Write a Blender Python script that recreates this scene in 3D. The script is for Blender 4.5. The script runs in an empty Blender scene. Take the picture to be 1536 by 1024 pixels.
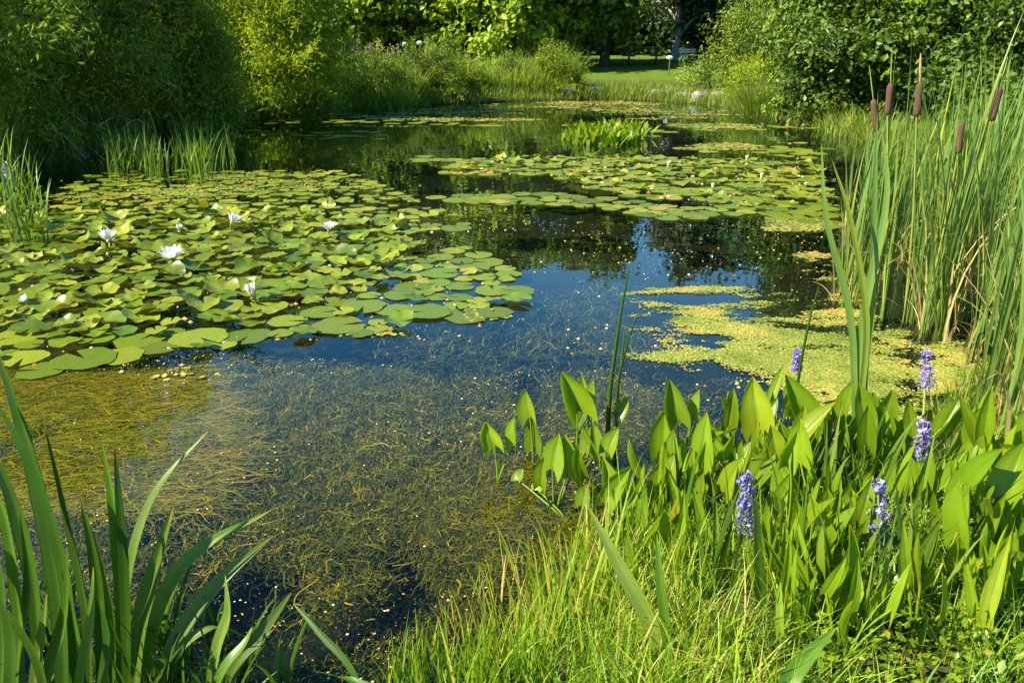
import bpy, math, random
import numpy as np
from mathutils import Vector, Matrix
R = math.radians
rng = np.random.default_rng(7)
random.seed(7)
C = bpy.context.scene.collection
PI = math.pi

# ------------------------------------------------------------------ camera geometry
H, FPX, PITCH = 1.55, 1205.0, R(20.14)
cp, sp = math.cos(PITCH), math.sin(PITCH)

def ray(u, v):
    a, b = (u - 768) / FPX, (512 - v) / FPX
    return Vector((a, cp + sp * b, -sp + cp * b))

def gp(u, v, z=0.0):
    """point of the plane at height z seen at photo pixel u, v"""
    r = ray(u, v); s = (z - H) / r.z
    return Vector((r.x * s, r.y * s, z))

def yp(u, v, Y):
    """point of the vertical plane y = Y seen at photo pixel u, v"""
    r = ray(u, v); s = Y / r.y
    return Vector((r.x * s, Y, H + r.z * s))

def proj(P):
    P = np.asarray(P, float)
    d = P - np.array([0, 0, H])
    dep = d[:, 1] * cp - d[:, 2] * sp
    up = d[:, 1] * sp + d[:, 2] * cp
    dep = np.where(np.abs(dep) < 1e-6, 1e-6, dep)
    return 768 + FPX * d[:, 0] / dep, 512 - FPX * up / dep, dep

# ------------------------------------------------------------------ small maths
def vnoise(x, y, seed=0, freq=1.0):
    x = np.asarray(x) * freq + 37.3 * seed; y = np.asarray(y) * freq - 91.7 * seed
    xi, yi = np.floor(x), np.floor(y); fx, fy = x - xi, y - yi
    fx = fx * fx * (3 - 2 * fx); fy = fy * fy * (3 - 2 * fy)
    def h(i, j):
        s = np.sin(i * 127.1 + j * 311.7 + seed * 74.7) * 43758.5453
        return s - np.floor(s)
    return (h(xi, yi) * (1 - fx) + h(xi + 1, yi) * fx) * (1 - fy) + (h(xi, yi + 1) * (1 - fx) + h(xi + 1, yi + 1) * fx) * fy

def fbm(x, y, seed=0, freq=1.0, n=3):
    a, s, w = 0, 0, 1.0; x = np.asarray(x, float); y = np.asarray(y, float)
    for k in range(n):
        x, y = .80 * x - .60 * y + 3.1, .60 * x + .80 * y - 1.7
        a = a + w * vnoise(x + .35 / freq * np.sin(2.1 * freq * y), y, seed + k, freq * 2 ** k); s += w; w *= .5
    return a / s

def inpoly(x, y, poly):
    x = np.asarray(x, float); y = np.asarray(y, float)
    ins = np.zeros(x.shape, bool); n = len(poly)
    for i in range(n):
        x1, y1 = poly[i]; x2, y2 = poly[(i + 1) % n]
        if y1 == y2: continue
        c = ((y1 > y) != (y2 > y)) & (x < (x2 - x1) * (y - y1) / (y2 - y1) + x1)
        ins ^= c
    return ins

def segdist(x, y, poly):
    best = np.full(np.shape(x), 1e9); n = len(poly)
    for i in range(n):
        x1, y1 = poly[i]; x2, y2 = poly[(i + 1) % n]
        dx, dy = x2 - x1, y2 - y1
        t = np.clip(((x - x1) * dx + (y - y1) * dy) / (dx * dx + dy * dy + 1e-9), 0, 1)
        best = np.minimum(best, np.hypot(x - x1 - t * dx, y - y1 - t * dy))
    return best

def pxpoly(pts, z=0.0):
    return [tuple(gp(u, v, z).xy) for u, v in pts]

def scatter_poly(n, poly):
    """n uniform points inside a ground polygon"""
    p = np.array(poly); lo, hi = p.min(0), p.max(0)
    xs, ys = np.empty(0), np.empty(0)
    while len(xs) < n:
        q = rng.uniform(lo, hi, (n * 2 + 50, 2)); k = inpoly(q[:, 0], q[:, 1], poly)
        xs = np.concatenate([xs, q[k, 0]]); ys = np.concatenate([ys, q[k, 1]])
    return xs[:n], ys[:n]

def norm(a):
    return a / np.maximum(np.linalg.norm(a, axis=-1, keepdims=True), 1e-9)

def crom(pts, n):
    """smooth curve of n points through the given points"""
    P = np.array([list(p) for p in pts], float)
    P = np.vstack([2 * P[0] - P[1], P, 2 * P[-1] - P[-2]])
    m = len(P) - 3; out = []
    for q in np.linspace(0, m, n):
        i = min(int(q), m - 1); t = q - i
        a, b, c, d = P[i:i + 4]
        out.append(.5 * (2 * b + (c - a) * t + (2 * a - 5 * b + 4 * c - d) * t * t + (3 * b - a - 3 * c + d) * t ** 3))
    return np.array(out)

# ------------------------------------------------------------------ mesh building
class MB:
    def __init__(s): s.V, s.F, s.A, s.T, s.n = [], [], [], [], 0
    def add(s, V, F, a=0.5, t=0.0):
        V = np.asarray(V, float).reshape(-1, 3); m = len(V)
        s.V.append(V); s.F.append(np.asarray(F, int) + s.n)
        s.A.append(np.broadcast_to(np.asarray(a, float), (m,))); s.T.append(np.broadcast_to(np.asarray(t, float), (m,)))
        s.n += m
    def mesh(s, name, mat, smooth=True):
        me = bpy.data.meshes.new(name)
        V = np.concatenate(s.V); fl = [f.reshape(-1, f.shape[-1]) for f in s.F if f.size]
        loops = np.concatenate([f.ravel() for f in fl])
        tot = np.concatenate([np.full(len(f), f.shape[1]) for f in fl])
        start = np.concatenate([[0], np.cumsum(tot)[:-1]])
        me.vertices.add(len(V)); me.vertices.foreach_set('co', V.ravel().astype(np.float32))
        me.loops.add(len(loops)); me.loops.foreach_set('vertex_index', loops.astype(np.int32))
        me.polygons.add(len(tot)); me.polygons.foreach_set('loop_start', start.astype(np.int32))
        for nm, arr in (('rnd', s.A), ('len', s.T)):
            at = me.attributes.new(nm, 'FLOAT', 'POINT'); at.data.foreach_set('value', np.concatenate(arr).astype(np.float32))
        me.update(calc_edges=True); me.validate()
        me.polygons.foreach_set('use_smooth', np.full(len(me.polygons), smooth))
        if mat: me.materials.append(mat)
        return me
    def build(s, name, mat, parent=None, smooth=True, loc=None):
        o = bpy.data.objects.new(name, s.mesh(name, mat, smooth)); C.objects.link(o)
        if parent: o.parent = parent
        if loc is not None: o.location = loc
        return o

def tag(o, label=None, cat=None, group=None, kind=None):
    if label: o['label'] = label
    if cat: o['category'] = cat
    if group: o['group'] = group
    if kind: o['kind'] = kind
    return o

def thing(name, label, cat, loc=(0, 0, 0), rz=0.0, group=None):
    o = bpy.data.objects.new(name, None); C.objects.link(o); o.empty_display_size = .1
    o.location = loc; o.rotation_euler = (0, 0, rz)
    return tag(o, label, cat, group)

def dup(root, parent=None):
    c = root.copy(); C.objects.link(c)
    if parent: c.parent = parent
    for ch in list(root.children): dup(ch, c)
    return c

class Proto:
    """a finished thing: the first placing moves it, later ones copy it with its parts"""
    def __init__(s, root): s.root, s.used = root, False
    def place(s, loc, rot=(0, 0, 0), sc=1.0, label=None, group=None):
        o = s.root if not s.used else dup(s.root)
        s.used = True
        o.location = loc; o.rotation_euler = rot
        o.scale = (sc, sc, sc) if np.isscalar(sc) else sc
        return tag(o, label, None, group)

def drop_unused(protos):
    for p in protos:
        if not p.used:
            for ch in list(p.root.children_recursive): bpy.data.objects.remove(ch)
            bpy.data.objects.remove(p.root)

def ribbons(mb, base, az, L, W, lean, curl, ns=5, rnd=None, face=None, prof='grass', fold=0.0, power=1.5):
    """N blades at once: flat (or folded) tapering ribbons that lean and curl along az"""
    base = np.asarray(base, float); N = len(base)
    az, L, W, lean, curl = [np.broadcast_to(np.asarray(q, float), (N,)) for q in (az, L, W, lean, curl)]
    rnd = rng.random(N) if rnd is None else np.broadcast_to(rnd, (N,))
    face = rng.uniform(-1, 1, N) if face is None else np.broadcast_to(face, (N,))
    t = np.linspace(0, 1, ns + 1)
    th = lean[:, None] + curl[:, None] * t[None] ** power
    st = (L / ns)[:, None]
    hz = np.concatenate([np.zeros((N, 1)), np.cumsum(np.sin(th[:, 1:]) * st, 1)], 1)
    vz = np.concatenate([np.zeros((N, 1)), np.cumsum(np.cos(th[:, 1:]) * st, 1)], 1)
    d = np.stack([np.cos(az), np.sin(az)], 1)
    P = np.zeros((N, ns + 1, 3))
    P[..., :2] = base[:, None, :2] + d[:, None, :] * hz[..., None]
    P[..., 2] = base[:, None, 2] + vz
    fa = az + PI / 2 + face
    side = np.stack([np.cos(fa), np.sin(fa), np.zeros(N)], 1)
    if prof == 'grass': w = (1 - t ** 1.6) * .95 + .05
    elif prof == 'sword': w = np.minimum(1, (1 - t) * 3.2) ** .8 * (0.75 + .25 * np.sin(t * PI)) + .01
    else: w = np.sin(PI * np.clip(t * .92 + .08, 0, 1)) ** .8 + .02
    hw = (W[:, None] * w[None] * .5)[..., None]
    a = np.repeat(rnd, (ns + 1) * (3 if fold else 2))
    i = np.arange(ns)
    if fold:
        nrm = np.stack([-side[:, 1], side[:, 0], np.zeros(N)], 1)
        V = np.stack([P - side[:, None] * hw, P + nrm[:, None] * hw * fold, P + side[:, None] * hw], 2)
        k = 3
        f = np.concatenate([np.stack([i * 3, i * 3 + 1, i * 3 + 4, i * 3 + 3], 1), np.stack([i * 3 + 1, i * 3 + 2, i * 3 + 5, i * 3 + 4], 1)])
    else:
        V = np.stack([P - side[:, None] * hw, P + side[:, None] * hw], 2); k = 2
        f = np.stack([i * 2, i * 2 + 1, i * 2 + 3, i * 2 + 2], 1)
    F = f[None] + (np.arange(N) * (ns + 1) * k)[:, None, None]
    mb.add(V.reshape(-1, 3), F.reshape(-1, 4), a, np.tile(np.repeat(t, k), N))

def curve_blade(mb, pts, W, side, ns=14, fold=.25, rnd=.5, twist=0.0, w0=.7):
    """one long folded blade along a smooth curve"""
    P = crom(pts, ns + 1); t = np.linspace(0, 1, ns + 1)
    tan = norm(np.gradient(P, axis=0))
    s0 = np.array(side, float)[None] - tan * (tan @ np.array(side, float))[:, None]
    s0 = norm(s0); n0 = np.cross(tan, s0)
    ang = twist * t
    s = s0 * np.cos(ang)[:, None] + n0 * np.sin(ang)[:, None]; n = np.cross(tan, s)
    w = W * .5 * (w0 + (1 - w0) * np.sin(np.clip(t * 1.6, 0, 1) * PI / 2)) * np.minimum(1, ((1 - t) * 2.3)) ** .75 + .0008
    m = 9; q = np.linspace(-1, 1, m)
    rib = .05 * (np.arange(m) % 2)
    V = P[:, None] + s[:, None] * (w[:, None] * q[None])[..., None] + n[:, None] * (w[:, None] * (fold * (1 - np.abs(q)) + rib)[None])[..., None]
    i = np.arange(ns)[:, None] * m; j = np.arange(m - 1)[None]
    f = np.stack([i + j, i + j + 1, i + m + j + 1, i + m + j], -1).reshape(-1, 4)
    a = np.clip(rnd + .10 * (np.arange(m) % 2)[None] - .05 + np.cumsum(rng.normal(0, .03, ns + 1))[:, None], 0, 1)
    mb.add(V.reshape(-1, 3), f, a.ravel(), np.repeat(t, m))

def tube(mb, pts, rad, k=6, rnd=.5, cap=True):
    P = np.array([list(p) for p in pts], float); n = len(P)
    rad = np.broadcast_to(np.asarray(rad, float), (n,))
    tan = norm(np.gradient(P, axis=0))
    ref = np.where(np.abs(tan[:, 2:3]) > .9, np.array([[1., 0, 0]]), np.array([[0., 0, 1]]))
    a = norm(np.cross(tan, ref)); b = np.cross(tan, a)
    ph = np.linspace(0, 2 * PI, k, endpoint=False)
    V = P[:, None] + rad[:, None, None] * (np.cos(ph)[None, :, None] * a[:, None] + np.sin(ph)[None, :, None] * b[:, None])
    i = np.arange(n - 1)[:, None] * k; j = np.arange(k)[None]; j2 = (j + 1) % k
    F = np.stack([i + j, i + j2, i + k + j2, i + k + j], -1).reshape(-1, 4)
    mb.add(V.reshape(-1, 3), F, rnd, np.repeat(np.linspace(0, 1, n), k))
    if cap:
        mb.add(V[-1], [list(range(k))], rnd, 1.0); mb.add(V[0][::-1], [list(range(k))], rnd, 0.0)

def lathe(mb, base, axis, prof, k=10, rnd=.5):
    """round body: prof is a list of (distance along the axis, radius)"""
    ax = Vector(axis).normalized()
    tube(mb, [Vector(base) + ax * d for d, r in prof], [r for d, r in prof], k, rnd)

def leaves(mb, P, nrm, size, aspect=.6, rnd=None, fold=.18, up=0.0):
    """N small leaves, each a folded diamond"""
    P = np.asarray(P, float); N = len(P); nrm = norm(np.asarray(nrm, float))
    size = np.broadcast_to(size, (N,)); rnd = rng.random(N) if rnd is None else rnd
    q = rng.normal(size=(N, 3)); q[:, 2] += up
    d = norm(q - nrm * (q * nrm).sum(1, keepdims=True)); s = np.cross(nrm, d)
    L = size[:, None] * .5; Wd = size[:, None] * aspect * .5
    V = np.stack([P - d * L, P + s * Wd + nrm * L * fold - d * L * .1, P + d * L, P - s * Wd + nrm * L * fold - d * L * .1], 1)
    F = np.arange(N * 4).reshape(N, 4)
    mb.add(V.reshape(-1, 3), F, np.repeat(rnd, 4), np.tile([0, .5, 1, .5], N))

def box(mb, lo, hi, rnd=.5, M=None):
    x0, y0, z0 = lo; x1, y1, z1 = hi
    V = [(x0, y0, z0), (x1, y0, z0), (x1, y1, z0), (x0, y1, z0), (x0, y0, z1), (x1, y0, z1), (x1, y1, z1), (x0, y1, z1)]
    if M is not None: V = [M @ Vector(v) for v in V]
    mb.add([list(v) for v in V], [[0, 3, 2, 1], [4, 5, 6, 7], [0, 1, 5, 4], [1, 2, 6, 5], [2, 3, 7, 6], [3, 0, 4, 7]], rnd)

# ------------------------------------------------------------------ materials
def newmat(name):
    m = bpy.data.materials.new(name); m.use_nodes = True
    nt = m.node_tree; nt.nodes.clear()
    return m, nt, nt.nodes.new('ShaderNodeOutputMaterial')

def nd(nt, typ, **kw):
    n = nt.nodes.new(typ)
    for k, v in kw.items():
        if k in n.inputs: n.inputs[k].default_value = v
        else: setattr(n, k, v)
    return n

def ramp(nt, stops, interp='LINEAR'):
    r = nt.nodes.new('ShaderNodeValToRGB'); r.color_ramp.interpolation = interp
    e = r.color_ramp.elements
    while len(e) < len(stops): e.new(.5)
    for k, (p, c) in enumerate(stops): e[k].position = p; e[k].color = (*c, 1)
    return r

def leafmat(name, stops, trans=.35, tcol=(1.5, 1.45, .5), rough=.45, spec=.4, objvar=.25, noise=0.0, nscale=8.0, back=None, lenstops=None, veins=False, hue=.0):
    """leaf: gloss + diffuse + light through the blade; colour varies leaf by leaf"""
    m, nt, out = newmat(name); lk = nt.links.new
    at = nd(nt, 'ShaderNodeAttribute', attribute_name='rnd')
    rp = ramp(nt, stops); lk(at.outputs['Fac'], rp.inputs['Fac']); col = rp.outputs['Color']
    if lenstops:
        la = nd(nt, 'ShaderNodeAttribute', attribute_name='len')
        lr = ramp(nt, lenstops); lk(la.outputs['Fac'], lr.inputs['Fac'])
        mx = nd(nt, 'ShaderNodeMix', data_type='RGBA', blend_type='MULTIPLY'); mx.inputs[0].default_value = 1
        lk(col, mx.inputs[6]); lk(lr.outputs['Color'], mx.inputs[7]); col = mx.outputs[2]
    oi = nd(nt, 'ShaderNodeObjectInfo')
    mr = nd(nt, 'ShaderNodeMapRange'); mr.inputs['To Min'].default_value = 1 - objvar; mr.inputs['To Max'].default_value = 1 + objvar
    lk(oi.outputs['Random'], mr.inputs['Value'])
    hs = nd(nt, 'ShaderNodeHueSaturation'); lk(mr.outputs['Result'], hs.inputs['Value']); lk(col, hs.inputs['Color']); col = hs.outputs['Color']
    if hue:
        h2 = nd(nt, 'ShaderNodeMapRange'); h2.inputs['To Min'].default_value = .5 - hue; h2.inputs['To Max'].default_value = .5 + hue
        mm = nd(nt, 'ShaderNodeMath', operation='MULTIPLY'); mm.inputs[1].default_value = 7.31
        fr = nd(nt, 'ShaderNodeMath', operation='FRACT'); lk(oi.outputs['Random'], mm.inputs[0]); lk(mm.outputs[0], fr.inputs[0])
        lk(fr.outputs[0], h2.inputs['Value']); lk(h2.outputs['Result'], hs.inputs['Hue'])
    tc = nd(nt, 'ShaderNodeTexCoord')
    bump = None
    if noise:
        nz = nd(nt, 'ShaderNodeTexNoise', Scale=nscale, Detail=3.0); lk(tc.outputs['Object'], nz.inputs['Vector'])
        n2 = nd(nt, 'ShaderNodeMapRange'); n2.inputs['From Min'].default_value = .3; n2.inputs['From Max'].default_value = .7
        n2.inputs['To Min'].default_value = 1 - noise; n2.inputs['To Max'].default_value = 1 + noise
        lk(nz.outputs['Fac'], n2.inputs['Value'])
        h3 = nd(nt, 'ShaderNodeHueSaturation'); lk(n2.outputs['Result'], h3.inputs['Value']); lk(col, h3.inputs['Color']); col = h3.outputs['Color']
    if veins:
        sx = nd(nt, 'ShaderNodeSeparateXYZ'); lk(tc.outputs['Object'], sx.inputs[0])
        an = nd(nt, 'ShaderNodeMath', operation='ARCTAN2'); lk(sx.outputs['Y'], an.inputs[0]); lk(sx.outputs['X'], an.inputs[1])
        mu = nd(nt, 'ShaderNodeMath', operation='MULTIPLY'); mu.inputs[1].default_value = 8.0; lk(an.outputs[0], mu.inputs[0])
        si = nd(nt, 'ShaderNodeMath', operation='SINE'); lk(mu.outputs[0], si.inputs[0])
        ab = nd(nt, 'ShaderNodeMath', operation='ABSOLUTE'); lk(si.outputs[0], ab.inputs[0])
        ve = nd(nt, 'ShaderNodeMapRange'); ve.inputs['From Max'].default_value = .16; ve.inputs['To Min'].default_value = 1.22; ve.inputs['To Max'].default_value = 1.0
        lk(ab.outputs[0], ve.inputs['Value'])
        h4 = nd(nt, 'ShaderNodeHueSaturation'); lk(ve.outputs['Result'], h4.inputs['Value']); lk(col, h4.inputs['Color']); col = h4.outputs['Color']
        # brown nibbled spots
        ns_ = nd(nt, 'ShaderNodeTexNoise', Scale=26.0, Detail=2.0); lk(tc.outputs['Object'], ns_.inputs['Vector'])
        ofs = nd(nt, 'ShaderNodeVectorMath', operation='ADD'); lk(tc.outputs['Object'], ofs.inputs[0]); lk(oi.outputs['Location'], ofs.inputs[1]); lk(ofs.outputs[0], ns_.inputs['Vector'])
        sr = nd(nt, 'ShaderNodeMapRange'); sr.inputs['From Min'].default_value = .63; sr.inputs['From Max'].default_value = .69; lk(ns_.outputs['Fac'], sr.inputs['Value'])
        mx = nd(nt, 'ShaderNodeMix', data_type='RGBA'); lk(sr.outputs['Result'], mx.inputs[0]); lk(col, mx.inputs[6]); mx.inputs[7].default_value = (.24, .15, .03, 1); col = mx.outputs[2]
    if back:
        ge = nd(nt, 'ShaderNodeNewGeometry')
        mx = nd(nt, 'ShaderNodeMix', data_type='RGBA'); lk(ge.outputs['Backfacing'], mx.inputs[0]); lk(col, mx.inputs[6]); mx.inputs[7].default_value = (*back, 1); col = mx.outputs[2]
    pr = nd(nt, 'ShaderNodeBsdfPrincipled', Roughness=rough); pr.inputs['Specular IOR Level'].default_value = spec
    lk(col, pr.inputs['Base Color'])
    tm = nd(nt, 'ShaderNodeMix', data_type='RGBA', blend_type='MULTIPLY'); tm.inputs[0].default_value = 1; lk(col, tm.inputs[6]); tm.inputs[7].default_value = (*tcol, 1)
    tr = nd(nt, 'ShaderNodeBsdfTranslucent'); lk(tm.outputs[2], tr.inputs['Color'])
    ms = nd(nt, 'ShaderNodeMixShader'); ms.inputs[0].default_value = trans
    lk(pr.outputs[0], ms.inputs[1]); lk(tr.outputs[0], ms.inputs[2]); lk(ms.outputs[0], out.inputs['Surface'])
    return m

def plainmat(name, c1, c2, scale=6.0, rough=.8, bump=.3, spec=.3, rnd=False):
    m, nt, out = newmat(name); lk = nt.links.new
    tc = nd(nt, 'ShaderNodeTexCoord'); nz = nd(nt, 'ShaderNodeTexNoise', Scale=scale, Detail=6.0); lk(tc.outputs['Object'], nz.inputs['Vector'])
    rp = ramp(nt, [(.3, c1), (.7, c2)])
    if rnd:
        at = nd(nt, 'ShaderNodeAttribute', attribute_name='rnd'); lk(at.outputs['Fac'], rp.inputs['Fac'])
    else: lk(nz.outputs['Fac'], rp.inputs['Fac'])
    pr = nd(nt, 'ShaderNodeBsdfPrincipled', Roughness=rough); pr.inputs['Specular IOR Level'].default_value = spec
    lk(rp.outputs[0], pr.inputs['Base Color'])
    bp = nd(nt, 'ShaderNodeBump', Strength=bump, Distance=.02); lk(nz.outputs['Fac'], bp.inputs['Height']); lk(bp.outputs[0], pr.inputs['Normal'])
    lk(pr.outputs[0], out.inputs['Surface'])
    return m

M = {}
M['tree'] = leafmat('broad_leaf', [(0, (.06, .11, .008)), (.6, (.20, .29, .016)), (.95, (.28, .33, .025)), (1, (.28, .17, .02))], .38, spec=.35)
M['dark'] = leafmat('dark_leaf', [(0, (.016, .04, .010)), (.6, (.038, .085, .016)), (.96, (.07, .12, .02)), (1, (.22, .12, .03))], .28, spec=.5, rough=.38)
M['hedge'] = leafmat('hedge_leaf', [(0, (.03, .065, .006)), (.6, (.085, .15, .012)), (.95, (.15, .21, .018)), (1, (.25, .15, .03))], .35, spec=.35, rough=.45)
M['willow'] = leafmat('willow_leaf', [(0, (.06, .12, .008)), (.6, (.18, .26, .014)), (.97, (.27, .32, .03)), (1, (.40, .28, .06))], .36, spec=.4)
M['bright'] = leafmat('feathery_leaf', [(0, (.09, .16, .008)), (.6, (.25, .33, .016)), (1, (.38, .38, .05))], .5)
M['pale'] = leafmat('grey_leaf', [(0, (.06, .075, .03)), (1, (.16, .18, .08))], .3)
M['cattail'] = leafmat('cattail_leaf', [(0, (.085, .165, .03)), (.45, (.15, .235, .045)), (.75, (.26, .30, .028)), (.88, (.30, .30, .05)), (.93, (.42, .33, .15)), (1, (.46, .30, .14))], .33, tcol=(1.3, 1.4, .55), rough=.4, noise=.12, nscale=3)
M['reed'] = leafmat('reed_leaf', [(0, (.06, .13, .012)), (.7, (.15, .23, .018)), (.95, (.24, .27, .03)), (1, (.34, .25, .08))], .36)
M['sword'] = leafmat('sword_leaf', [(0, (.022, .065, .004)), (.6, (.075, .15, .010)), (1, (.19, .25, .040))], .38, rough=.42, spec=.35, noise=.15, nscale=6,
                     lenstops=[(0, (.9, .95, .8)), (.9, (1, 1, 1)), (1, (2.0, 1.2, .9))])
M['grass'] = leafmat('bank_grass_blade', [(0, (.08, .17, .010)), (.55, (.18, .29, .012)), (.9, (.30, .34, .025)), (1, (.50, .36, .12))], .45, rough=.5)
M['far_grass'] = leafmat('tall_grass_blade', [(0, (.06, .13, .008)), (.55, (.17, .27, .014)), (.9, (.28, .32, .04)), (1, (.42, .31, .12))], .42, rough=.55)
M['pickerel'] = leafmat('pickerel_leaf', [(0, (.11, .20, .008)), (.65, (.19, .275, .010)), (.93, (.26, .30, .014)), (1, (.34, .24, .03))], .42, tcol=(1.35, 1.4, .35), rough=.36, spec=.42, noise=.12, nscale=9, objvar=.18, lenstops=[(0, (.95, .95, .9)), (.9, (1, 1, 1)), (1, (1.8, 1.0, .9))])
M['pad'] = leafmat('lily_pad', [(0, (.075, .13, .006)), (.55, (.135, .195, .009)), (.88, (.24, .255, .014)), (1, (.34, .22, .02))], .25, rough=.34, spec=.5, objvar=.25, noise=.18, nscale=7, back=(.15, .15, .025), veins=True, hue=.015)
M['pad_far'] = leafmat('lily_pad_far', [(0, (.09, .14, .008)), (.5, (.19, .23, .014)), (.9, (.28, .275, .028)), (1, (.34, .26, .04))], .2, rough=.45)
M['duck'] = leafmat('duckweed_frond', [(0, (.10, .14, .015)), (.5, (.21, .23, .035)), (.9, (.33, .32, .07)), (.97, (.36, .25, .05)), (1, (.42, .14, .02))], .15, rough=.6)
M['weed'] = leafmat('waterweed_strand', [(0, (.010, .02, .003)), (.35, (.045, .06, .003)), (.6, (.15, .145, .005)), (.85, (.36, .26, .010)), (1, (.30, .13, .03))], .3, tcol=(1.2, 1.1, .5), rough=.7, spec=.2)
M['speck'] = leafmat('floating_speck', [(0, (.7, .66, .5)), (.25, (.5, .45, .16)), (.6, (.5, .26, .05)), (.9, (.3, .09, .03)), (1, (.4, .42, .06))], .1, tcol=(1, 1, 1), rough=.5)
M['petal'] = leafmat('white_petal', [(0, (.78, .76, .72)), (1, (.86, .85, .84))], .3, tcol=(1, 1, .95), rough=.4, objvar=.04)
M['stamen'] = plainmat('yellow_stamen', (.6, .38, .03), (.75, .5, .05), 40)
M['violet'] = leafmat('violet_floret', [(0, (.10, .07, .32)), (.5, (.21, .16, .52)), (.85, (.40, .33, .66)), (1, (.62, .56, .72))], .3, tcol=(1, 1, 1.1), rough=.5, objvar=.05)
M['pink'] = leafmat('pink_floret', [(0, (.28, .14, .16)), (1, (.46, .30, .28))], .3, tcol=(1, 1, 1), rough=.5)
M['head'] = plainmat('brown_seed_head', (.095, .052, .033), (.15, .088, .058), 420, .95, .6, .05)
M['spike'] = plainmat('dry_spike', (.30, .17, .06), (.42, .26, .12), 30, .8, .3)
M['stem'] = leafmat('green_stem', [(0, (.14, .22, .04)), (1, (.26, .28, .05))], .1)
M['bark'] = plainmat('bark', (.03, .022, .015), (.075, .055, .038), 7, .9, .8)
M['pale_bark'] = plainmat('pale_bark', (.20, .18, .15), (.34, .31, .27), 7, .85, .6)
M['twig'] = plainmat('dry_twig', (.10, .07, .04), (.24, .18, .11), 9, .9, .3)
M['stone'] = plainmat('grey_stone', (.13, .115, .10), (.36, .33, .29), 5, .85, .9)
M['wood'] = plainmat('weathered_wood', (.07, .06, .05), (.14, .12, .10), 6, .8, .5)
M['white'] = plainmat('white_paint', (.62, .60, .58), (.74, .72, .70), 8, .5, .1)
M['pinkpaint'] = plainmat('pink_paint', (.60, .42, .40), (.68, .50, .47), 8, .6, .1)

# ------------------------------------------------------------------ pond outline, ground, water
SHORE_PX = [(640, 1060), (740, 985), (850, 900), (980, 825), (1120, 755), (1260, 690), (1400, 620), (1490, 540), (1560, 430), (1540, 330),
            (1440, 262), (1330, 222), (1262, 205), (1215, 188), (1130, 168), (1060, 158), (990, 152), (900, 149), (780, 152), (660, 157), (600, 165), (480, 166), (420, 170), (350, 180),
            (250, 207), (170, 228), (80, 243), (0, 262), (-120, 300)]
SHORE = pxpoly(SHORE_PX) + [(-7.2, 6.2), (-7.0, 4.0), (-5.5, 2.3), (-3.2, 1.5), (-1.6, 1.32), (-.5, 1.30)]

def shore_sd(x, y):
    """distance to the waterline, positive on land"""
    x = np.asarray(x, float); y = np.asarray(y, float)
    d = segdist(x, y, SHORE); return np.where(inpoly(x, y, SHORE), -d, d)

def ground_z(x, y):
    x = np.asarray(x, float); y = np.asarray(y, float)
    d = shore_sd(x, y)
    land = .16 * np.minimum(d / .5, 1) + .05 * np.clip(d, 0, 14) ** .8 * (y > 12) + .06 * (fbm(x, y, 3, .5) - .5) * np.clip(d, 0, 1)
    land = land + .035 * np.clip(y - 30, 0, 60)
    wet = -np.minimum(.55, .35 * np.maximum(-d, 0) + .02)
    return np.where(d > 0, land, wet)

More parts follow.
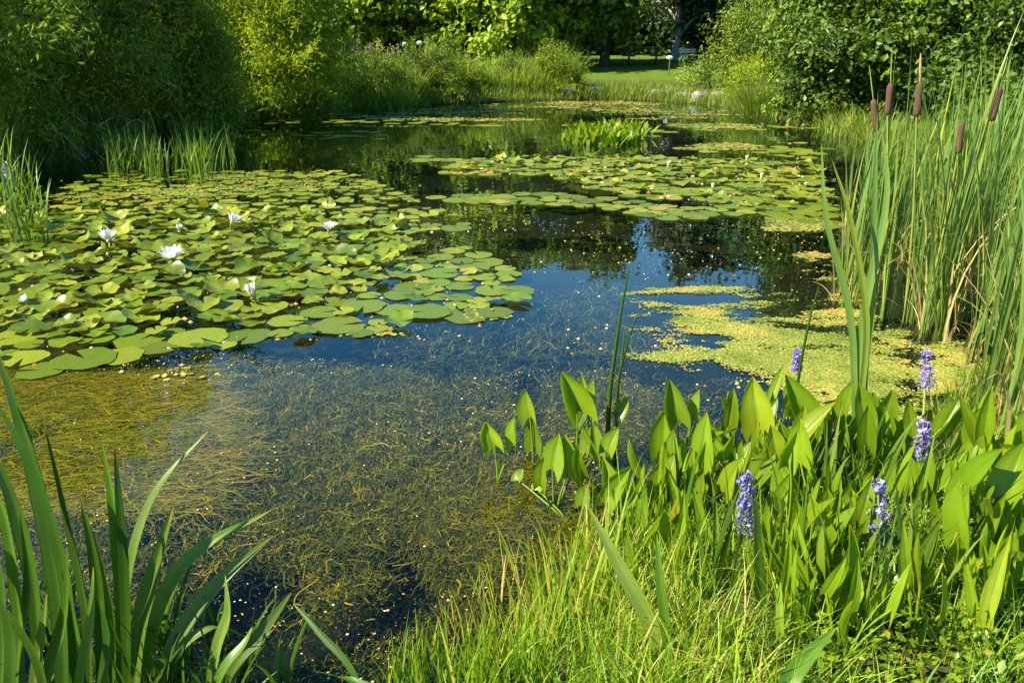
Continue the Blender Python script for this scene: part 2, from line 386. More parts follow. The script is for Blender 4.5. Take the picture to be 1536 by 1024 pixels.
def make_ground():
    s = np.linspace(-1, 1, 241); g = np.sinh(s * 5.2) / np.sinh(5.2)
    X = g * 420; Y = 6 + g * 420
    xx, yy = np.meshgrid(X, Y); zz = ground_z(xx.ravel(), yy.ravel())
    V = np.stack([xx.ravel(), yy.ravel(), zz], 1); n = len(X)
    i = (np.arange(n - 1)[:, None] * n + np.arange(n - 1)[None]).ravel()
    mb = MB(); mb.add(V, np.stack([i, i + 1, i + n + 1, i + n], 1))
    m, nt, out = newmat('lawn_and_mud'); lk = nt.links.new
    ge = nd(nt, 'ShaderNodeNewGeometry'); sx = nd(nt, 'ShaderNodeSeparateXYZ'); lk(ge.outputs['Position'], sx.inputs[0])
    nz = nd(nt, 'ShaderNodeTexNoise', Scale=1.3, Detail=6.0); lk(ge.outputs['Position'], nz.inputs['Vector'])
    n2 = nd(nt, 'ShaderNodeTexNoise', Scale=28.0, Detail=4.0); lk(ge.outputs['Position'], n2.inputs['Vector'])
    lawn = ramp(nt, [(.3, (.06, .105, .010)), (.7, (.105, .155, .015))]); lk(nz.outputs['Fac'], lawn.inputs[0])
    mud = ramp(nt, [(.3, (.003, .004, .002)), (.7, (.009, .010, .004))]); lk(n2.outputs['Fac'], mud.inputs[0])
    soil = ramp(nt, [(.3, (.03, .035, .01)), (.7, (.07, .075, .02))]); lk(n2.outputs['Fac'], soil.inputs[0])
    f1 = nd(nt, 'ShaderNodeMapRange'); f1.inputs['From Min'].default_value = .30; f1.inputs['From Max'].default_value = .42; lk(sx.outputs['Z'], f1.inputs['Value'])
    mx1 = nd(nt, 'ShaderNodeMix', data_type='RGBA'); lk(f1.outputs[0], mx1.inputs[0]); lk(soil.outputs[0], mx1.inputs[6]); lk(lawn.outputs[0], mx1.inputs[7])
    f2 = nd(nt, 'ShaderNodeMapRange'); f2.inputs['From Min'].default_value = -.01; f2.inputs['From Max'].default_value = .05; lk(sx.outputs['Z'], f2.inputs['Value'])
    mx2 = nd(nt, 'ShaderNodeMix', data_type='RGBA'); lk(f2.outputs[0], mx2.inputs[0]); lk(mud.outputs[0], mx2.inputs[6]); lk(mx1.outputs[2], mx2.inputs[7])
    pr = nd(nt, 'ShaderNodeBsdfPrincipled', Roughness=.9); pr.inputs['Specular IOR Level'].default_value = .1; lk(mx2.outputs[2], pr.inputs['Base Color'])
    bp = nd(nt, 'ShaderNodeBump', Strength=.6, Distance=.03); lk(n2.outputs['Fac'], bp.inputs['Height']); lk(bp.outputs[0], pr.inputs['Normal'])
    lk(pr.outputs[0], out.inputs['Surface'])
    tag(mb.build('ground', m), kind='structure')

def make_water():
    cx, cy = np.mean(SHORE, 0)
    P = np.array([(x + (x - cx) * .04, y + (y - cy) * .02) for x, y in SHORE])
    mb = MB(); mb.add(np.column_stack([P, np.zeros(len(P))]), [list(range(len(P)))])
    m, nt, out = newmat('pond_water'); lk = nt.links.new
    ge = nd(nt, 'ShaderNodeNewGeometry')
    n1 = nd(nt, 'ShaderNodeTexNoise', Scale=2.2, Detail=2.0); lk(ge.outputs['Position'], n1.inputs['Vector'])
    bp = nd(nt, 'ShaderNodeBump', Strength=.05, Distance=.05); lk(n1.outputs['Fac'], bp.inputs['Height'])
    # reflectance from the angle of incidence, the same from above and from below
    dt = nd(nt, 'ShaderNodeVectorMath', operation='DOT_PRODUCT'); lk(ge.outputs['Incoming'], dt.inputs[0]); lk(bp.outputs[0], dt.inputs[1])
    ab = nd(nt, 'ShaderNodeMath', operation='ABSOLUTE'); lk(dt.outputs['Value'], ab.inputs[0])
    om = nd(nt, 'ShaderNodeMath', operation='SUBTRACT'); om.inputs[0].default_value = 1.0; lk(ab.outputs[0], om.inputs[1])
    pw = nd(nt, 'ShaderNodeMath', operation='POWER'); lk(om.outputs[0], pw.inputs[0]); pw.inputs[1].default_value = 4.9
    fr = nd(nt, 'ShaderNodeMath', operation='MULTIPLY_ADD'); lk(pw.outputs[0], fr.inputs[0]); fr.inputs[1].default_value = .98; fr.inputs[2].default_value = .012
    gl = nd(nt, 'ShaderNodeBsdfGlossy', Roughness=.004); gl.inputs['Color'].default_value = (.84, .95, 1, 1); lk(bp.outputs[0], gl.inputs['Normal'])
    tr = nd(nt, 'ShaderNodeBsdfTransparent'); tr.inputs['Color'].default_value = (.90, .92, .76, 1)
    ms = nd(nt, 'ShaderNodeMixShader'); lk(fr.outputs[0], ms.inputs[0]); lk(tr.outputs[0], ms.inputs[1]); lk(gl.outputs[0], ms.inputs[2])
    lk(ms.outputs[0], out.inputs['Surface'])
    tag(mb.build('pond_water', m, smooth=False), kind='structure')

make_ground(); make_water()

# ------------------------------------------------------------------ trees and shrubs
def make_tree(name, label, base, h, rx, ry, zlo, nclump, nleaf, lsize, mat, bark='bark', trunk_r=.16, aspect=.62, cr=.55, group=None, seed=0, forks=7, weep=0.0, shell=.45, cat='tree', uplight=.5, sprays=0, spl=.7):
    """tapered trunk with limbs, crown of leaf clumps with an uneven outline"""
    g = np.random.default_rng(seed + 100)
    t = thing(name, label, cat, base, 0, group)
    cz = (zlo + h) / 2; rz = (h - zlo) / 2
    d = norm(g.normal(size=(nclump, 3)))
    egg = (1 - np.abs(d[:, 2]) ** 3) ** (1 / 3) / np.maximum(np.hypot(d[:, 0], d[:, 1]), .05)
    egg = np.where(d[:, 2] < 0, egg, 1 + (egg - 1) * .35)
    ph = g.uniform(0, 6.28, 6)
    lob = 1 + .16 * np.sin(3 * np.arctan2(d[:, 1], d[:, 0]) + ph[0]) + .14 * np.sin(5 * np.arctan2(d[:, 1], d[:, 0]) + 4 * d[:, 2] + ph[1]) + .1 * np.sin(7 * d[:, 2] + ph[2])
    rr = (shell + (1 - shell) * g.random(nclump) ** .55) * lob
    cc = np.stack([d[:, 0] * rx * rr * egg, d[:, 1] * ry * rr * egg, cz + d[:, 2] * rz * np.minimum(rr, 1.12)], 1)
    cs = cr * g.uniform(.6, 1.35, nclump)
    idx = np.repeat(np.arange(nclump), nleaf); N = len(idx)
    off = g.normal(size=(N, 3)) * .5; off = off / np.maximum(1, np.linalg.norm(off, axis=1, keepdims=True) / 1.25)
    off[:, 2] *= .62
    P = cc[idx] + off * cs[idx][:, None]
    if weep: P[:, 2] -= weep * g.random(N) * np.hypot(off[:, 0], off[:, 1])
    P[:, 2] = np.maximum(P[:, 2], .06 + .2 * g.random(N))
    nr = norm(off) * .7 + g.normal(size=(N, 3)) * .55 + np.array([0, 0, uplight])
    mb = MB(); crnd = np.clip(g.normal(.45, .25, nclump)[idx] + g.normal(0, .18, N), 0, .94) + .06 * (g.random(N) > .994)
    leaves(mb, P, nr, lsize * g.uniform(.65, 1.3, N), aspect, crnd, up=-weep * 2)
    if sprays:                                   # leafy shoots sticking out of the crown
        k = g.choice(nclump, sprays); u0 = norm(cc[k] - np.array([0, 0, cz - rz * .4])) + g.normal(size=(sprays, 3)) * .35 + np.array([0, 0, .75])
        u0 = norm(u0); L = spl * g.uniform(.5, 1.3, sprays); m = 16
        tt = np.linspace(.05, 1, m)[None] * L[:, None]
        Q = cc[k][:, None] + u0[:, None] * (cs[k] * .5)[:, None, None] + u0[:, None] * tt[..., None]
        Q[..., 2] -= .28 * tt ** 2 / spl
        Q = Q.reshape(-1, 3) + g.normal(size=(sprays * m, 3)) * lsize * .28
        leaves(mb, Q, g.normal(size=(len(Q), 3)) + [-.2, -.2, .6], lsize * g.uniform(.6, 1.15, len(Q)), aspect, np.clip(np.repeat(g.normal(.6, .25, sprays), m) + g.normal(0, .12, len(Q)), 0, .95), up=.6)
    mt = MB()
    top = Vector((g.normal() * .2, g.normal() * .2, zlo + (h - zlo) * .72))
    tp = crom([(0, 0, -.15), (g.normal() * .06, g.normal() * .06, h * .2), tuple(top * .6), tuple(top)], 10)
    tube(mt, tp, np.linspace(trunk_r, trunk_r * .2, 10) * (1 + .5 * np.exp(-np.linspace(0, 10, 10))), 8)
    for k in g.choice(nclump, min(forks, nclump), replace=False):
        e = cc[k]; s0 = tp[min(8, max(1, int(9 * np.clip((e[2] - .25 * math.hypot(e[0], e[1])) / (top.z + .01), .12, .85))))]
        mid = (s0 + e) / 2 + np.array([0, 0, .12 * h * .3])
        tube(mt, crom([s0, mid, e], 7), np.linspace(trunk_r * .45, .012, 7), 5)
    mt.build('trunk', M[bark], t); mb.build('crown', M[mat], t, smooth=False)
    return t

G1 = 'trees behind the lawn'
def at_dist(u, Y):  # ground point at world distance Y seen in column u
    x = (u - 768) / FPX * (Y * cp + H * sp); return Vector((x, Y, float(ground_z(np.array([x]), np.array([Y]))[0])))

TREES = [
    # u, Y, h, rx, zlo, mat, label
    (765, 36, 7.7, 2.7, .1, 'tree', 'big bright green broadleaf tree in the middle, its boughs reaching down to the grass'),
    (905, 37.5, 7.6, 1.6, .75, 'tree', 'slim broadleaf tree with a bare dark lower trunk on the lawn beside the picnic table'),
    (610, 39, 7.6, 3.0, 1.25, 'tree', 'broadleaf tree with high lower boughs above the small white topped posts'),
    (500, 41, 8.5, 3.3, .5, 'tree', 'dark broadleaf tree behind the tall pink flowered bank, partly hidden by the willow'),
]
for k, (u, Y, h, rx, zlo, mat, lab) in enumerate(TREES):
    make_tree('broadleaf_tree', lab, at_dist(u, Y), h, rx, rx, zlo, 170, 120, .30, mat, seed=k, cr=.72, group=G1, trunk_r=.2, shell=.55)
make_tree('pale_tree', 'grey leaved half bare tree with pale forked trunk beyond the picnic table', at_dist(1010, 41), 7.2, 2.0, 2.0, 1.3, 90, 60, .2, 'pale', 'pale_bark', .2, cr=.7, seed=21, forks=26, shell=.3)
for k, (u, Y, h, rx, lab) in enumerate([
        (1070, 42, 9.4, 2.0, 'dark leafy tree right of the pale half bare tree, behind the rounded bright bush'),
        (1185, 36, 7.2, 2.4, 'dark tall tree rising over the rounded bright bush on the right bank'),
        (690, 47, 6.4, 3.2, 'dark tree in the shade behind the gap left of the big bright green tree'),
        (850, 48, 6.3, 3.4, 'dark tree in the shaded gap between the big bright tree and the slim one'),
        (960, 50, 6.4, 3.4, 'dark tree in deep shade straight behind the picnic table'),
        (580, 50, 8.5, 3.8, 'dark tree in deep shade behind the small white topped posts'),
        (400, 44, 9.5, 3.8, 'dark tall tree showing through the gaps over the feathery willow'),
        (300, 40, 9.0, 3.8, 'dark tree standing behind the left bank shrubs')]):
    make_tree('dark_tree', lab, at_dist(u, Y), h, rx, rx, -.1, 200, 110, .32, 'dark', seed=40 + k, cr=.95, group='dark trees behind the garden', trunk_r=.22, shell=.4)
# right-hand bank: dense dark shrubs over the water
for k, (u, Y, h, rx, lab) in enumerate([
        (1258, 18.5, 4.6, 1.2, 'dark leafy shrub at the water edge next to the pale grass tuft'),
        (1345, 17.0, 5.4, 1.8, 'tall dark leafy shrub right behind the brown cattail heads'),
        (1460, 15.5, 6.0, 2.2, 'tall dark leafy shrub behind the rightmost cattail heads'),
        (1600, 13.5, 6.0, 2.3, 'tall dark leafy shrub at the right edge above the dense cattails'),
        (1330, 24, 8.5, 2.8, 'tall dark tree behind the shrubs of the right bank, by the bright bush')]):
    make_tree('leafy_shrub', lab, at_dist(u, Y), h, rx, rx, -.2, 190, 200, .125, 'hedge', seed=60 + k, cr=.55, group='shrubs along the right bank', cat='shrub', shell=.6, trunk_r=.1, sprays=240, spl=.55)
make_tree('rounded_bush', 'rounded bright green fine leaved bush between the lawn and the right bank', at_dist(1132, 24.5), 2.9, 1.25, 1.25, -.1, 110, 120, .11, 'willow', seed=80, cr=.42, cat='bush', aspect=.35, shell=.55, trunk_r=.06, sprays=200, spl=.5)
make_tree('low_bush', 'small bright bush standing low left of the rounded bush by the stone blocks', at_dist(1062, 27.5), 1.0, .9, .6, -.1, 40, 70, .1, 'willow', seed=81, cr=.3, cat='bush', aspect=.35, trunk_r=.03)
for k, (u, Y, h, rx, mat, lab) in enumerate([
        (505, 22.3, 1.25, .9, 'willow', 'green bush on the bank point, left one, beneath the pink flower spikes'),
        (565, 22.6, .95, .7, 'willow', 'green bush at the tip of the bank point'),
        (648, 24.3, 1.55, .75, 'willow', 'rounded bush with paler top at the left end of the long light grass'),
        (700, 26.0, .8, .6, 'bright', 'low yellow green bush in the long light grass below the big bright tree'),
        (775, 26.9, .8, .6, 'willow', 'low bush in the middle of the long light grass'),
        (838, 26.8, 1.25, .7, 'bright', 'low light bush at the right end of the long light grass by the boulders'),
        (1132, 23.2, .8, .6, 'bright', 'low light bush at the water below the rounded bright bush')]):
    make_tree('bank_bush', lab, at_dist(u, Y), h, rx, rx * .8, -.2, 60, 110, .10, mat, 'twig', seed=120 + k, cr=.3, cat='bush', group='low bushes on the far bank', aspect=.3, sprays=110, spl=.5, trunk_r=.02, shell=.5)
# left-hand bank: willows and shrubs
for k, (u, Y, h, rx, mat, lab, asp, ls) in enumerate([
        (-70, 11.8, 5.2, 2.2, 'willow', 'dense willow shrub at the left edge over the dark bank', .3, .11),
        (100, 13.8, 5.6, 1.9, 'willow', 'broad willow shrub over the shaded bank behind the water reeds', .3, .11),
        (272, 15.8, 2.6, 1.1, 'bright', 'lower bright topped shrub between the broad willow and the feathery willow', .34, .1),
        (425, 19.5, 5.6, 1.35, 'bright', 'tall feathery willow with thin pale stems left of the lawn', .22, .13),
        (300, 23.0, 5.2, 2.2, 'willow', 'willow standing behind the gap between the broad and the feathery willow', .3, .13),
        (180, 24.0, 6.5, 2.8, 'tree', 'broadleaf tree half hidden behind the broad willow shrub', .4, .16),
        (20, 19.0, 6.5, 2.6, 'tree', 'broadleaf tree behind the dense willow shrub of the left edge', .4, .16)]):
    make_tree('willow_shrub', lab, at_dist(u, Y), h, rx, rx, -.2, 260, 190, ls, mat, 'twig' if k == 3 else 'bark', seed=90 + k, cr=.42, cat='shrub', group='willows on the left bank', aspect=asp, shell=.5, trunk_r=.07, forks=22, weep=.35, sprays=420, spl=.75)
# far wood behind everything
mb = MB()
n = 90000
ang = rng.uniform(R(20), R(160), n); rad = rng.uniform(58, 70, n)
X, Y = rad * np.cos(ang), rad * np.sin(ang)
top = 6.0 + 1.8 * (fbm(ang * 30, ang * 0, 5, 1.0) - .5) * 2
Z = rng.random(n) ** .8 * top + ground_z(X, Y)
leaves(mb, np.stack([X, Y, Z], 1), rng.normal(size=(n, 3)) + [0, -.3, .5], rng.uniform(.6, 1.3, n), .7)
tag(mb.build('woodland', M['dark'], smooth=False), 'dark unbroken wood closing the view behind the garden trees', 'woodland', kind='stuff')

# ------------------------------------------------------------------ bank vegetation (masses)
def grass_mass(name, label, poly, n, hmin, hmax, w, mat, curl=(.3, 1.1), ns=4, cat='grass', lean=.2, extra=None, thin=0):
    xs, ys = scatter_poly(n, poly)
    if thin:
        k = fbm(xs, ys, 19, 3.2) + .35 * rng.random(n) > thin; xs, ys = xs[k], ys[k]; n = len(xs)
    cl = np.clip(.5 + 1.5 * (fbm(xs, ys, 11, 1.1) - .5) + 1.3 * (fbm(xs, ys, 13, .35, 2) - .5), 0.02, 1.15)
    L = (hmin + (hmax - hmin) * rng.random(n) ** 1.3) * (.55 + .9 * cl)
    mb = MB()
    ribbons(mb, np.stack([xs, ys, ground_z(xs, ys) - .02], 1), rng.uniform(0, 2 * PI, n), L, rng.uniform(.6, 1.3, n) * w, np.abs(rng.normal(0, lean, n)), rng.uniform(*curl, n), ns,
            np.clip(rng.normal(.45, .25, n) + (fbm(xs, ys, 77, 1.6) - .5) * 1.1, 0, 1))
    if extra: extra(mb, xs, ys, L)
    return tag(mb.build(name, M[mat], smooth=False), label, cat, kind='stuff')

def world_band(us, Ys, w):
    """ground strip along columns us at distances Ys, w metres deep"""
    a = [tuple(at_dist(u, Y).xy) for u, Y in zip(us, Ys)]
    return a + [(x, y + w) for x, y in reversed(a)]

grass_mass('bank_grass', 'long light grass along the far bank in front of the bright tree', world_band([610, 660, 740, 800, 868], [24.3, 25.0, 25.7, 26.0, 26.3], 3.2), 12000, .45, 1.15, .022, 'far_grass')
grass_mass('bank_grass', 'dark tall grass on the bank point below the feathery willow', world_band([400, 470, 540, 600, 625], [21.0, 21.3, 21.3, 21.6, 22.5], 3.0), 8000, .5, 1.25, .022, 'far_grass')
grass_mass('bank_grass', 'bright grass slope beneath the pink flower spikes left of the lawn', world_band([480, 540, 600], [25.5, 26.5, 28.0], 4.0), 5000, .3, .9, .02, 'far_grass')
grass_mass('bank_grass', 'pale green grass tuft hanging to the water before the right bank shrubs', world_band([1120, 1160, 1200, 1225], [20.8, 19.8, 18.7, 18.0], 1.4), 4200, .35, .9, .018, 'far_grass')
grass_mass('bank_grass', 'short grass around the stone blocks at the far waterline', world_band([960, 1010, 1060, 1110], [26.9, 25.9, 24.7, 23.1], 2.5), 3000, .06, .24, .016, 'far_grass')
grass_mass('bank_grass', 'shaded long grass under the left bank willows', world_band([-160, 0, 80, 170, 250, 350, 420], [8.6, 11.2, 12.3, 13.4, 15.0, 18.0, 20.0], 2.2), 9000, .3, 1.0, .016, 'far_grass')
grass_mass('bank_grass', 'rough grass with dry stems on the right bank behind the cattails', pxpoly([(1390, 262), (1300, 222), (1700, 215), (1900, 420), (1600, 480), (1560, 350)]), 9000, .25, .8, .012, 'far_grass')

mb = MB(); n = 26000
X = rng.uniform(-34, 34, n); Y = 44.5 + rng.normal(0, .8, n) + 2 * np.sin(X * .3); Z = rng.random(n) * (2.0 + 2.2 * fbm(X, X * 0, 9, .35)) + ground_z(X, Y)
leaves(mb, np.stack([X, Y, Z], 1), rng.normal(size=(n, 3)) + [0, -.2, .5], rng.uniform(.2, .42, n), .7)
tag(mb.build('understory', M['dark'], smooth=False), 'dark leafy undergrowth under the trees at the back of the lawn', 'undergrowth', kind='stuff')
q = np.array([p for p in SHORE]); k = rng.integers(0, len(q), 60000); f = rng.random(60000)[:, None]
q = q[k] * (1 - f) + q[(k + 1) % len(q)] * f + rng.normal(0, .5, (60000, 2))
sd_ = shore_sd(q[:, 0], q[:, 1]); q = q[(sd_ > -.04) & (sd_ < .9) & (q[:, 1] > 5.5)][:16000]; n = len(q)
mb = MB(); ribbons(mb, np.column_stack([q, ground_z(q[:, 0], q[:, 1]) - .02]), rng.uniform(0, 6.28, n), rng.uniform(.12, .5, n) * (.5 + fbm(q[:, 0], q[:, 1], 41, .8)), rng.uniform(.01, .02, n), np.abs(rng.normal(0, .25, n)), rng.uniform(.3, 1.3, n), 4)
tag(mb.build('shore_sedge', M['far_grass'], smooth=False), 'low sedge fringe along the far waterline', 'sedge', kind='stuff')

# pale flowering spikes and posts by the far lawn
def spike_plant(label, p, h, mat, n=8, group=None):
    t = thing('flowering_plant', label, 'plant', p, 0, group)
    for k in range(n):
        q = Vector((random.gauss(0, .22), random.gauss(0, .22), 0)); hh = h * random.uniform(.7, 1.05)
        a, b = MB(), MB()
        tube(a, [q, q + Vector((random.gauss(0, .05), 0, hh))], [.009, .006], 4)
        m = 36; z = rng.uniform(.68, 1.0, m) * hh
        leaves(b, np.stack([q.x + rng.normal(0, .022, m), q.y + rng.normal(0, .022, m), z], 1), rng.normal(size=(m, 3)), .055, .8)
        b.build('flower_spike', M[mat], a.build('stem', M['far_grass'], t), smooth=False)
    m = 140; a = MB()
    leaves(a, np.stack([rng.normal(0, .24, m), rng.normal(0, .24, m), rng.uniform(.05, h * .7, m)], 1), rng.normal(size=(m, 3)), .14, .3)
    a.build('foliage', M['far_grass'], t)
    return t
for k, (u, Y, h) in enumerate([(520, 29, 1.5), (545, 29.5, 1.35), (568, 29.5, 1.3), (590, 30, 1.2)]):
    spike_plant('tall plant with dusty pink flower spikes on the sunny slope left of the lawn', at_dist(u, Y), h, 'pink', 10, 'pink spiked plants left of the lawn')
spike_plant('small magenta flowered plant showing between the left shrubs and the feathery willow', at_dist(318, 17), 1.75, 'pink', 3)
spike_plant('thin violet flowered plant in the shade at the left picture edge', at_dist(14, 8.6), .8, 'violet', 1)

def post(label, p, h, name='white_topped_post', mat='white'):
    t = thing(name, label, 'post', p)
    a, b = MB(), MB()
    tube(a, [(0, 0, -.1), (0, 0, h)], [.028, .024], 8); a.build('pole', M['wood'], t)
    lathe(b, (0, 0, h), (0, 0, 1), [(0, .05), (.05, .12), (.11, .13), (.15, .05)], 10); b.build('cap', M[mat], t)
post('slim post with a white cap standing left in the shade under the trees', at_dist(611, 34), .95)
post('slim post with a round white cap, right of the other one under the trees', at_dist(632, 34), 1.0)
post('short pale post with a rounded cap on the lawn between the table and the bench', at_dist(1002, 33), .55)

def picnic_table(p, rz):
    t = thing('picnic_table', 'dark wooden picnic table in the tree shade on the lawn', 'table', p, rz)
    a = MB()
    for k in range(5): box(a, (-.9, -.38 + k * .155, .70), (.9, -.38 + k * .155 + .14, .74))
    a.build('table_top', M['wood'], t)
    for s in (-1, 1):
        b = MB(); box(b, (-.9, s * .72 - .13, .42), (.9, s * .72 + .13, .46)); b.build('bench_seat', M['wood'], t)
        c = MB()
        for q in (-1, 1):
            MM = Matrix.Translation((s * .62, 0, 0)) @ Matrix.Rotation(q * .42, 4, 'X')
            box(c, (-.03, -.045 + q * .14, -.02), (.03, .045 + q * .14, .76), M=MM)
        box(c, (s * .62 - .035, -.8, .36), (s * .62 + .025, .8, .415)); c.build('leg_frame', M['wood'], t)
picnic_table(at_dist(962, 37.5), .15)

def bench(p, rz):
    t = thing('garden_bench', 'pale pinkish garden bench at the far end of the sunny lawn', 'bench', p, rz)
    a = MB(); box(a, (-.42, -.2, .40), (.42, .2, .44)); a.build('seat', M['pinkpaint'], t)
    b = MB()
    for z in (.50, .60): box(b, (-.42, .19, z), (.42, .22, z + .08))
    b.build('backrest', M['pinkpaint'], t)
    for sx_ in (-1, 1):
        for sy_ in (-1, 1):
            c = MB(); box(c, (sx_ * .37 - .03, sy_ * .18 - .03, -.05), (sx_ * .37 + .03, sy_ * .18 + .03, .40)); c.build('leg', M['pinkpaint'], t)
bench(at_dist(1031, 37), .3)

def rock(name, label, p, dims, rz, mat='stone', seed=0, cat='stone', group=None, rough=.16):
    g = np.random.default_rng(seed); nu, nv = 18, 11
    th = np.linspace(0, 2 * PI, nu, endpoint=False); ph = np.linspace(.02, PI - .02, nv)
    T, Ph = np.meshgrid(th, ph)
    d = np.stack([np.cos(T) * np.sin(Ph), np.sin(T) * np.sin(Ph), np.cos(Ph)], -1)
    sq = np.sign(d) * np.abs(d) ** .55                      # squarish block
    sq = sq * (1 + rough * (fbm(d[..., 0] * 2 + seed, d[..., 1] * 2 + d[..., 2] * 3, seed, 1.6) - .5) * 2)[..., None]
    V = (sq * np.array(dims) * .5).reshape(-1, 3)
    i = np.arange(nv - 1)[:, None] * nu; j = np.arange(nu)[None]; j2 = (j + 1) % nu
    mb = MB(); mb.add(V, np.stack([i + j, i + nu + j, i + nu + j2, i + j2], -1).reshape(-1, 4))
    o = mb.build(name, M[mat], smooth=False, loc=(p[0], p[1], p[2] + dims[2] * .3)); o.rotation_euler = (0, .05, rz)
    return tag(o, label, cat, group)
for k, (u, v, w, d, h, rz, lab) in enumerate([
        (992, 150, .75, .4, .36, .1, 'low grey stone block left among the waterline grasses'),
        (1027, 153, .5, .35, .34, -.2, 'grey stone block half hidden by grass, second from the left'),
        (1052, 156, .45, .4, .42, .3, 'pale layered stone block near the middle of the far waterline'),
        (1083, 157, .6, .4, .44, -.1, 'pale layered stone block below the rounded bright bush')]):
    rock('stone_block', lab, gp(u, v) + Vector((0, .25, 0)), (w, d, h), rz, seed=k + 3, group='stone blocks at the far waterline')
rock('boulder', 'long low grey boulder leaning at the end of the long light grass', gp(884, 148) + Vector((0, .4, 0)), (1.15, .55, .42), -.25, seed=11, cat='boulder')
rock('boulder', 'dark rounded boulder in the grass beside the long low one', gp(855, 150) + Vector((0, .4, 0)), (.6, .5, .45), .4, 'wood', seed=12, cat='boulder')
for k, (u, v) in enumerate([(912, 149), (940, 149), (955, 150)]):
    t = thing('bank_tuft', ['bright sedge tuft beside the long low boulder', 'small sedge tuft in front of the shaded lawn, middle one', 'small sedge tuft nearest the stone blocks'][k], 'plant', gp(u, v) + Vector((0, .15, 0)), 0, 'sedge tufts at the far waterline')
    mb = MB(); n = [60, 30, 24][k]
    ribbons(mb, np.column_stack([rng.normal(0, .16 if k == 0 else .08, n), rng.normal(0, .1, n), np.zeros(n)]), rng.uniform(0, 6.3, n), rng.uniform(.3, .75, n), .03, .15, rng.uniform(.2, .8, n), 4)
    mb.build('foliage', M['grass'], t, smooth=False)

# bare twigs in the dark left bank
mb = MB()
for k in range(90):
    p = gp(random.uniform(-20, 200), random.uniform(205, 262)) + Vector((0, random.uniform(.2, 1.0), random.uniform(0, .6)))
    a = random.uniform(0, 6.28); L = random.uniform(.3, .9)
    q = p + Vector((math.cos(a) * L * .6, math.sin(a) * L * .3, random.uniform(-.3, .5) * L))
    tube(mb, crom([p, (p + q) / 2 + Vector((0, 0, .12)), q], 5), np.linspace(.008, .002, 5), 4, cap=False)
tag(mb.build('dry_brush', M['twig']), 'tangle of dry grey brown twigs low in the dark left bank', 'twigs', kind='stuff')

# ------------------------------------------------------------------ water plants: lily pads
def pad_mesh(k, r=1.0, wav=.05, cup=0.0, fold=0.0, notch=.16, seed=0):
    """round notched leaf of radius 1: rim waves, cup lifts the rim, fold lifts two opposite sides"""
    g = np.random.default_rng(seed); na, nr = 30, 6
    a0 = notch; th = np.linspace(a0, 2 * PI - a0, na); rr = np.linspace(0.0, 1.0, nr)
    T, Q = np.meshgrid(th, rr); p = g.uniform(0, 6.28, 5)
    rim = 1 + .05 * np.sin(3 * T + p[0]) + .035 * np.sin(7 * T + p[1]) + .02 * np.sin(13 * T + p[2])
    x = Q * rim * np.cos(T); y = Q * rim * np.sin(T)
    z = wav * Q ** 2 * (np.sin(2 * T + p[3]) + .8 * np.sin(5 * T + p[4])) + cup * Q ** 3 + fold * Q ** 2 * np.cos(T - p[0]) ** 2 * np.abs(np.cos(T - p[0]))
    z = z + fold * .8 * Q ** 4 * np.maximum(0, np.sin(3 * T + p[1])) * .5
    V = np.stack([x, y, z], -1).reshape(-1, 3)
    i = np.arange(nr - 1)[:, None] * na; j = np.arange(na - 1)[None]
    F = np.stack([i + j, i + na + j, i + na + j + 1, i + j + 1], -1).reshape(-1, 4)
    mb = MB(); mb.add(V, F, np.clip(g.normal(.45, .24), 0, .95), Q.ravel())
    return mb

PADS = {'flat': [], 'wavy': [], 'curl': [], 'up': []}
for k in range(5): PADS['flat'].append(pad_mesh(k, wav=.008, seed=k).mesh('lily_pad', M['pad']))
for k in range(6): PADS['wavy'].append(pad_mesh(k, wav=.06, cup=.06, seed=20 + k).mesh('lily_pad', M['pad']))
for k in range(6): PADS['curl'].append(pad_mesh(k, wav=.10, cup=.08, fold=.26, seed=40 + k).mesh('lily_pad', M['pad']))
for k in range(5): PADS['up'].append(pad_mesh(k, wav=.10, cup=.18, fold=.45, seed=60 + k).mesh('lily_pad', M['pad']))

BED = pxpoly([(-60, 335), (110, 322), (330, 322), (520, 322), (610, 345), (640, 385), (600, 425), (520, 448), (440, 470), (330, 500), (180, 505), (60, 500), (-80, 500)])
EDGE = pxpoly([(-60, 500), (180, 500), (340, 490), (480, 460), (600, 430), (640, 385), (700, 372), (760, 405), (790, 440), (770, 475), (640, 480), (540, 502), (400, 505), (310, 525), (190, 540), (60, 570), (-60, 570)])
MATL = pxpoly([(70, 300), (130, 262), (330, 258), (500, 256), (560, 275), (620, 300), (690, 325), (700, 345), (610, 350), (520, 325), (110, 325)])
FARB = pxpoly([(660, 262), (700, 238), (880, 236), (1010, 238), (1220, 246), (1250, 300), (1130, 312), (1000, 300), (900, 290), (820, 262)])
FARC = pxpoly([(650, 296), (820, 290), (1050, 312), (1240, 306), (1250, 345), (1130, 322), (1000, 330), (900, 312), (800, 306), (680, 304)])

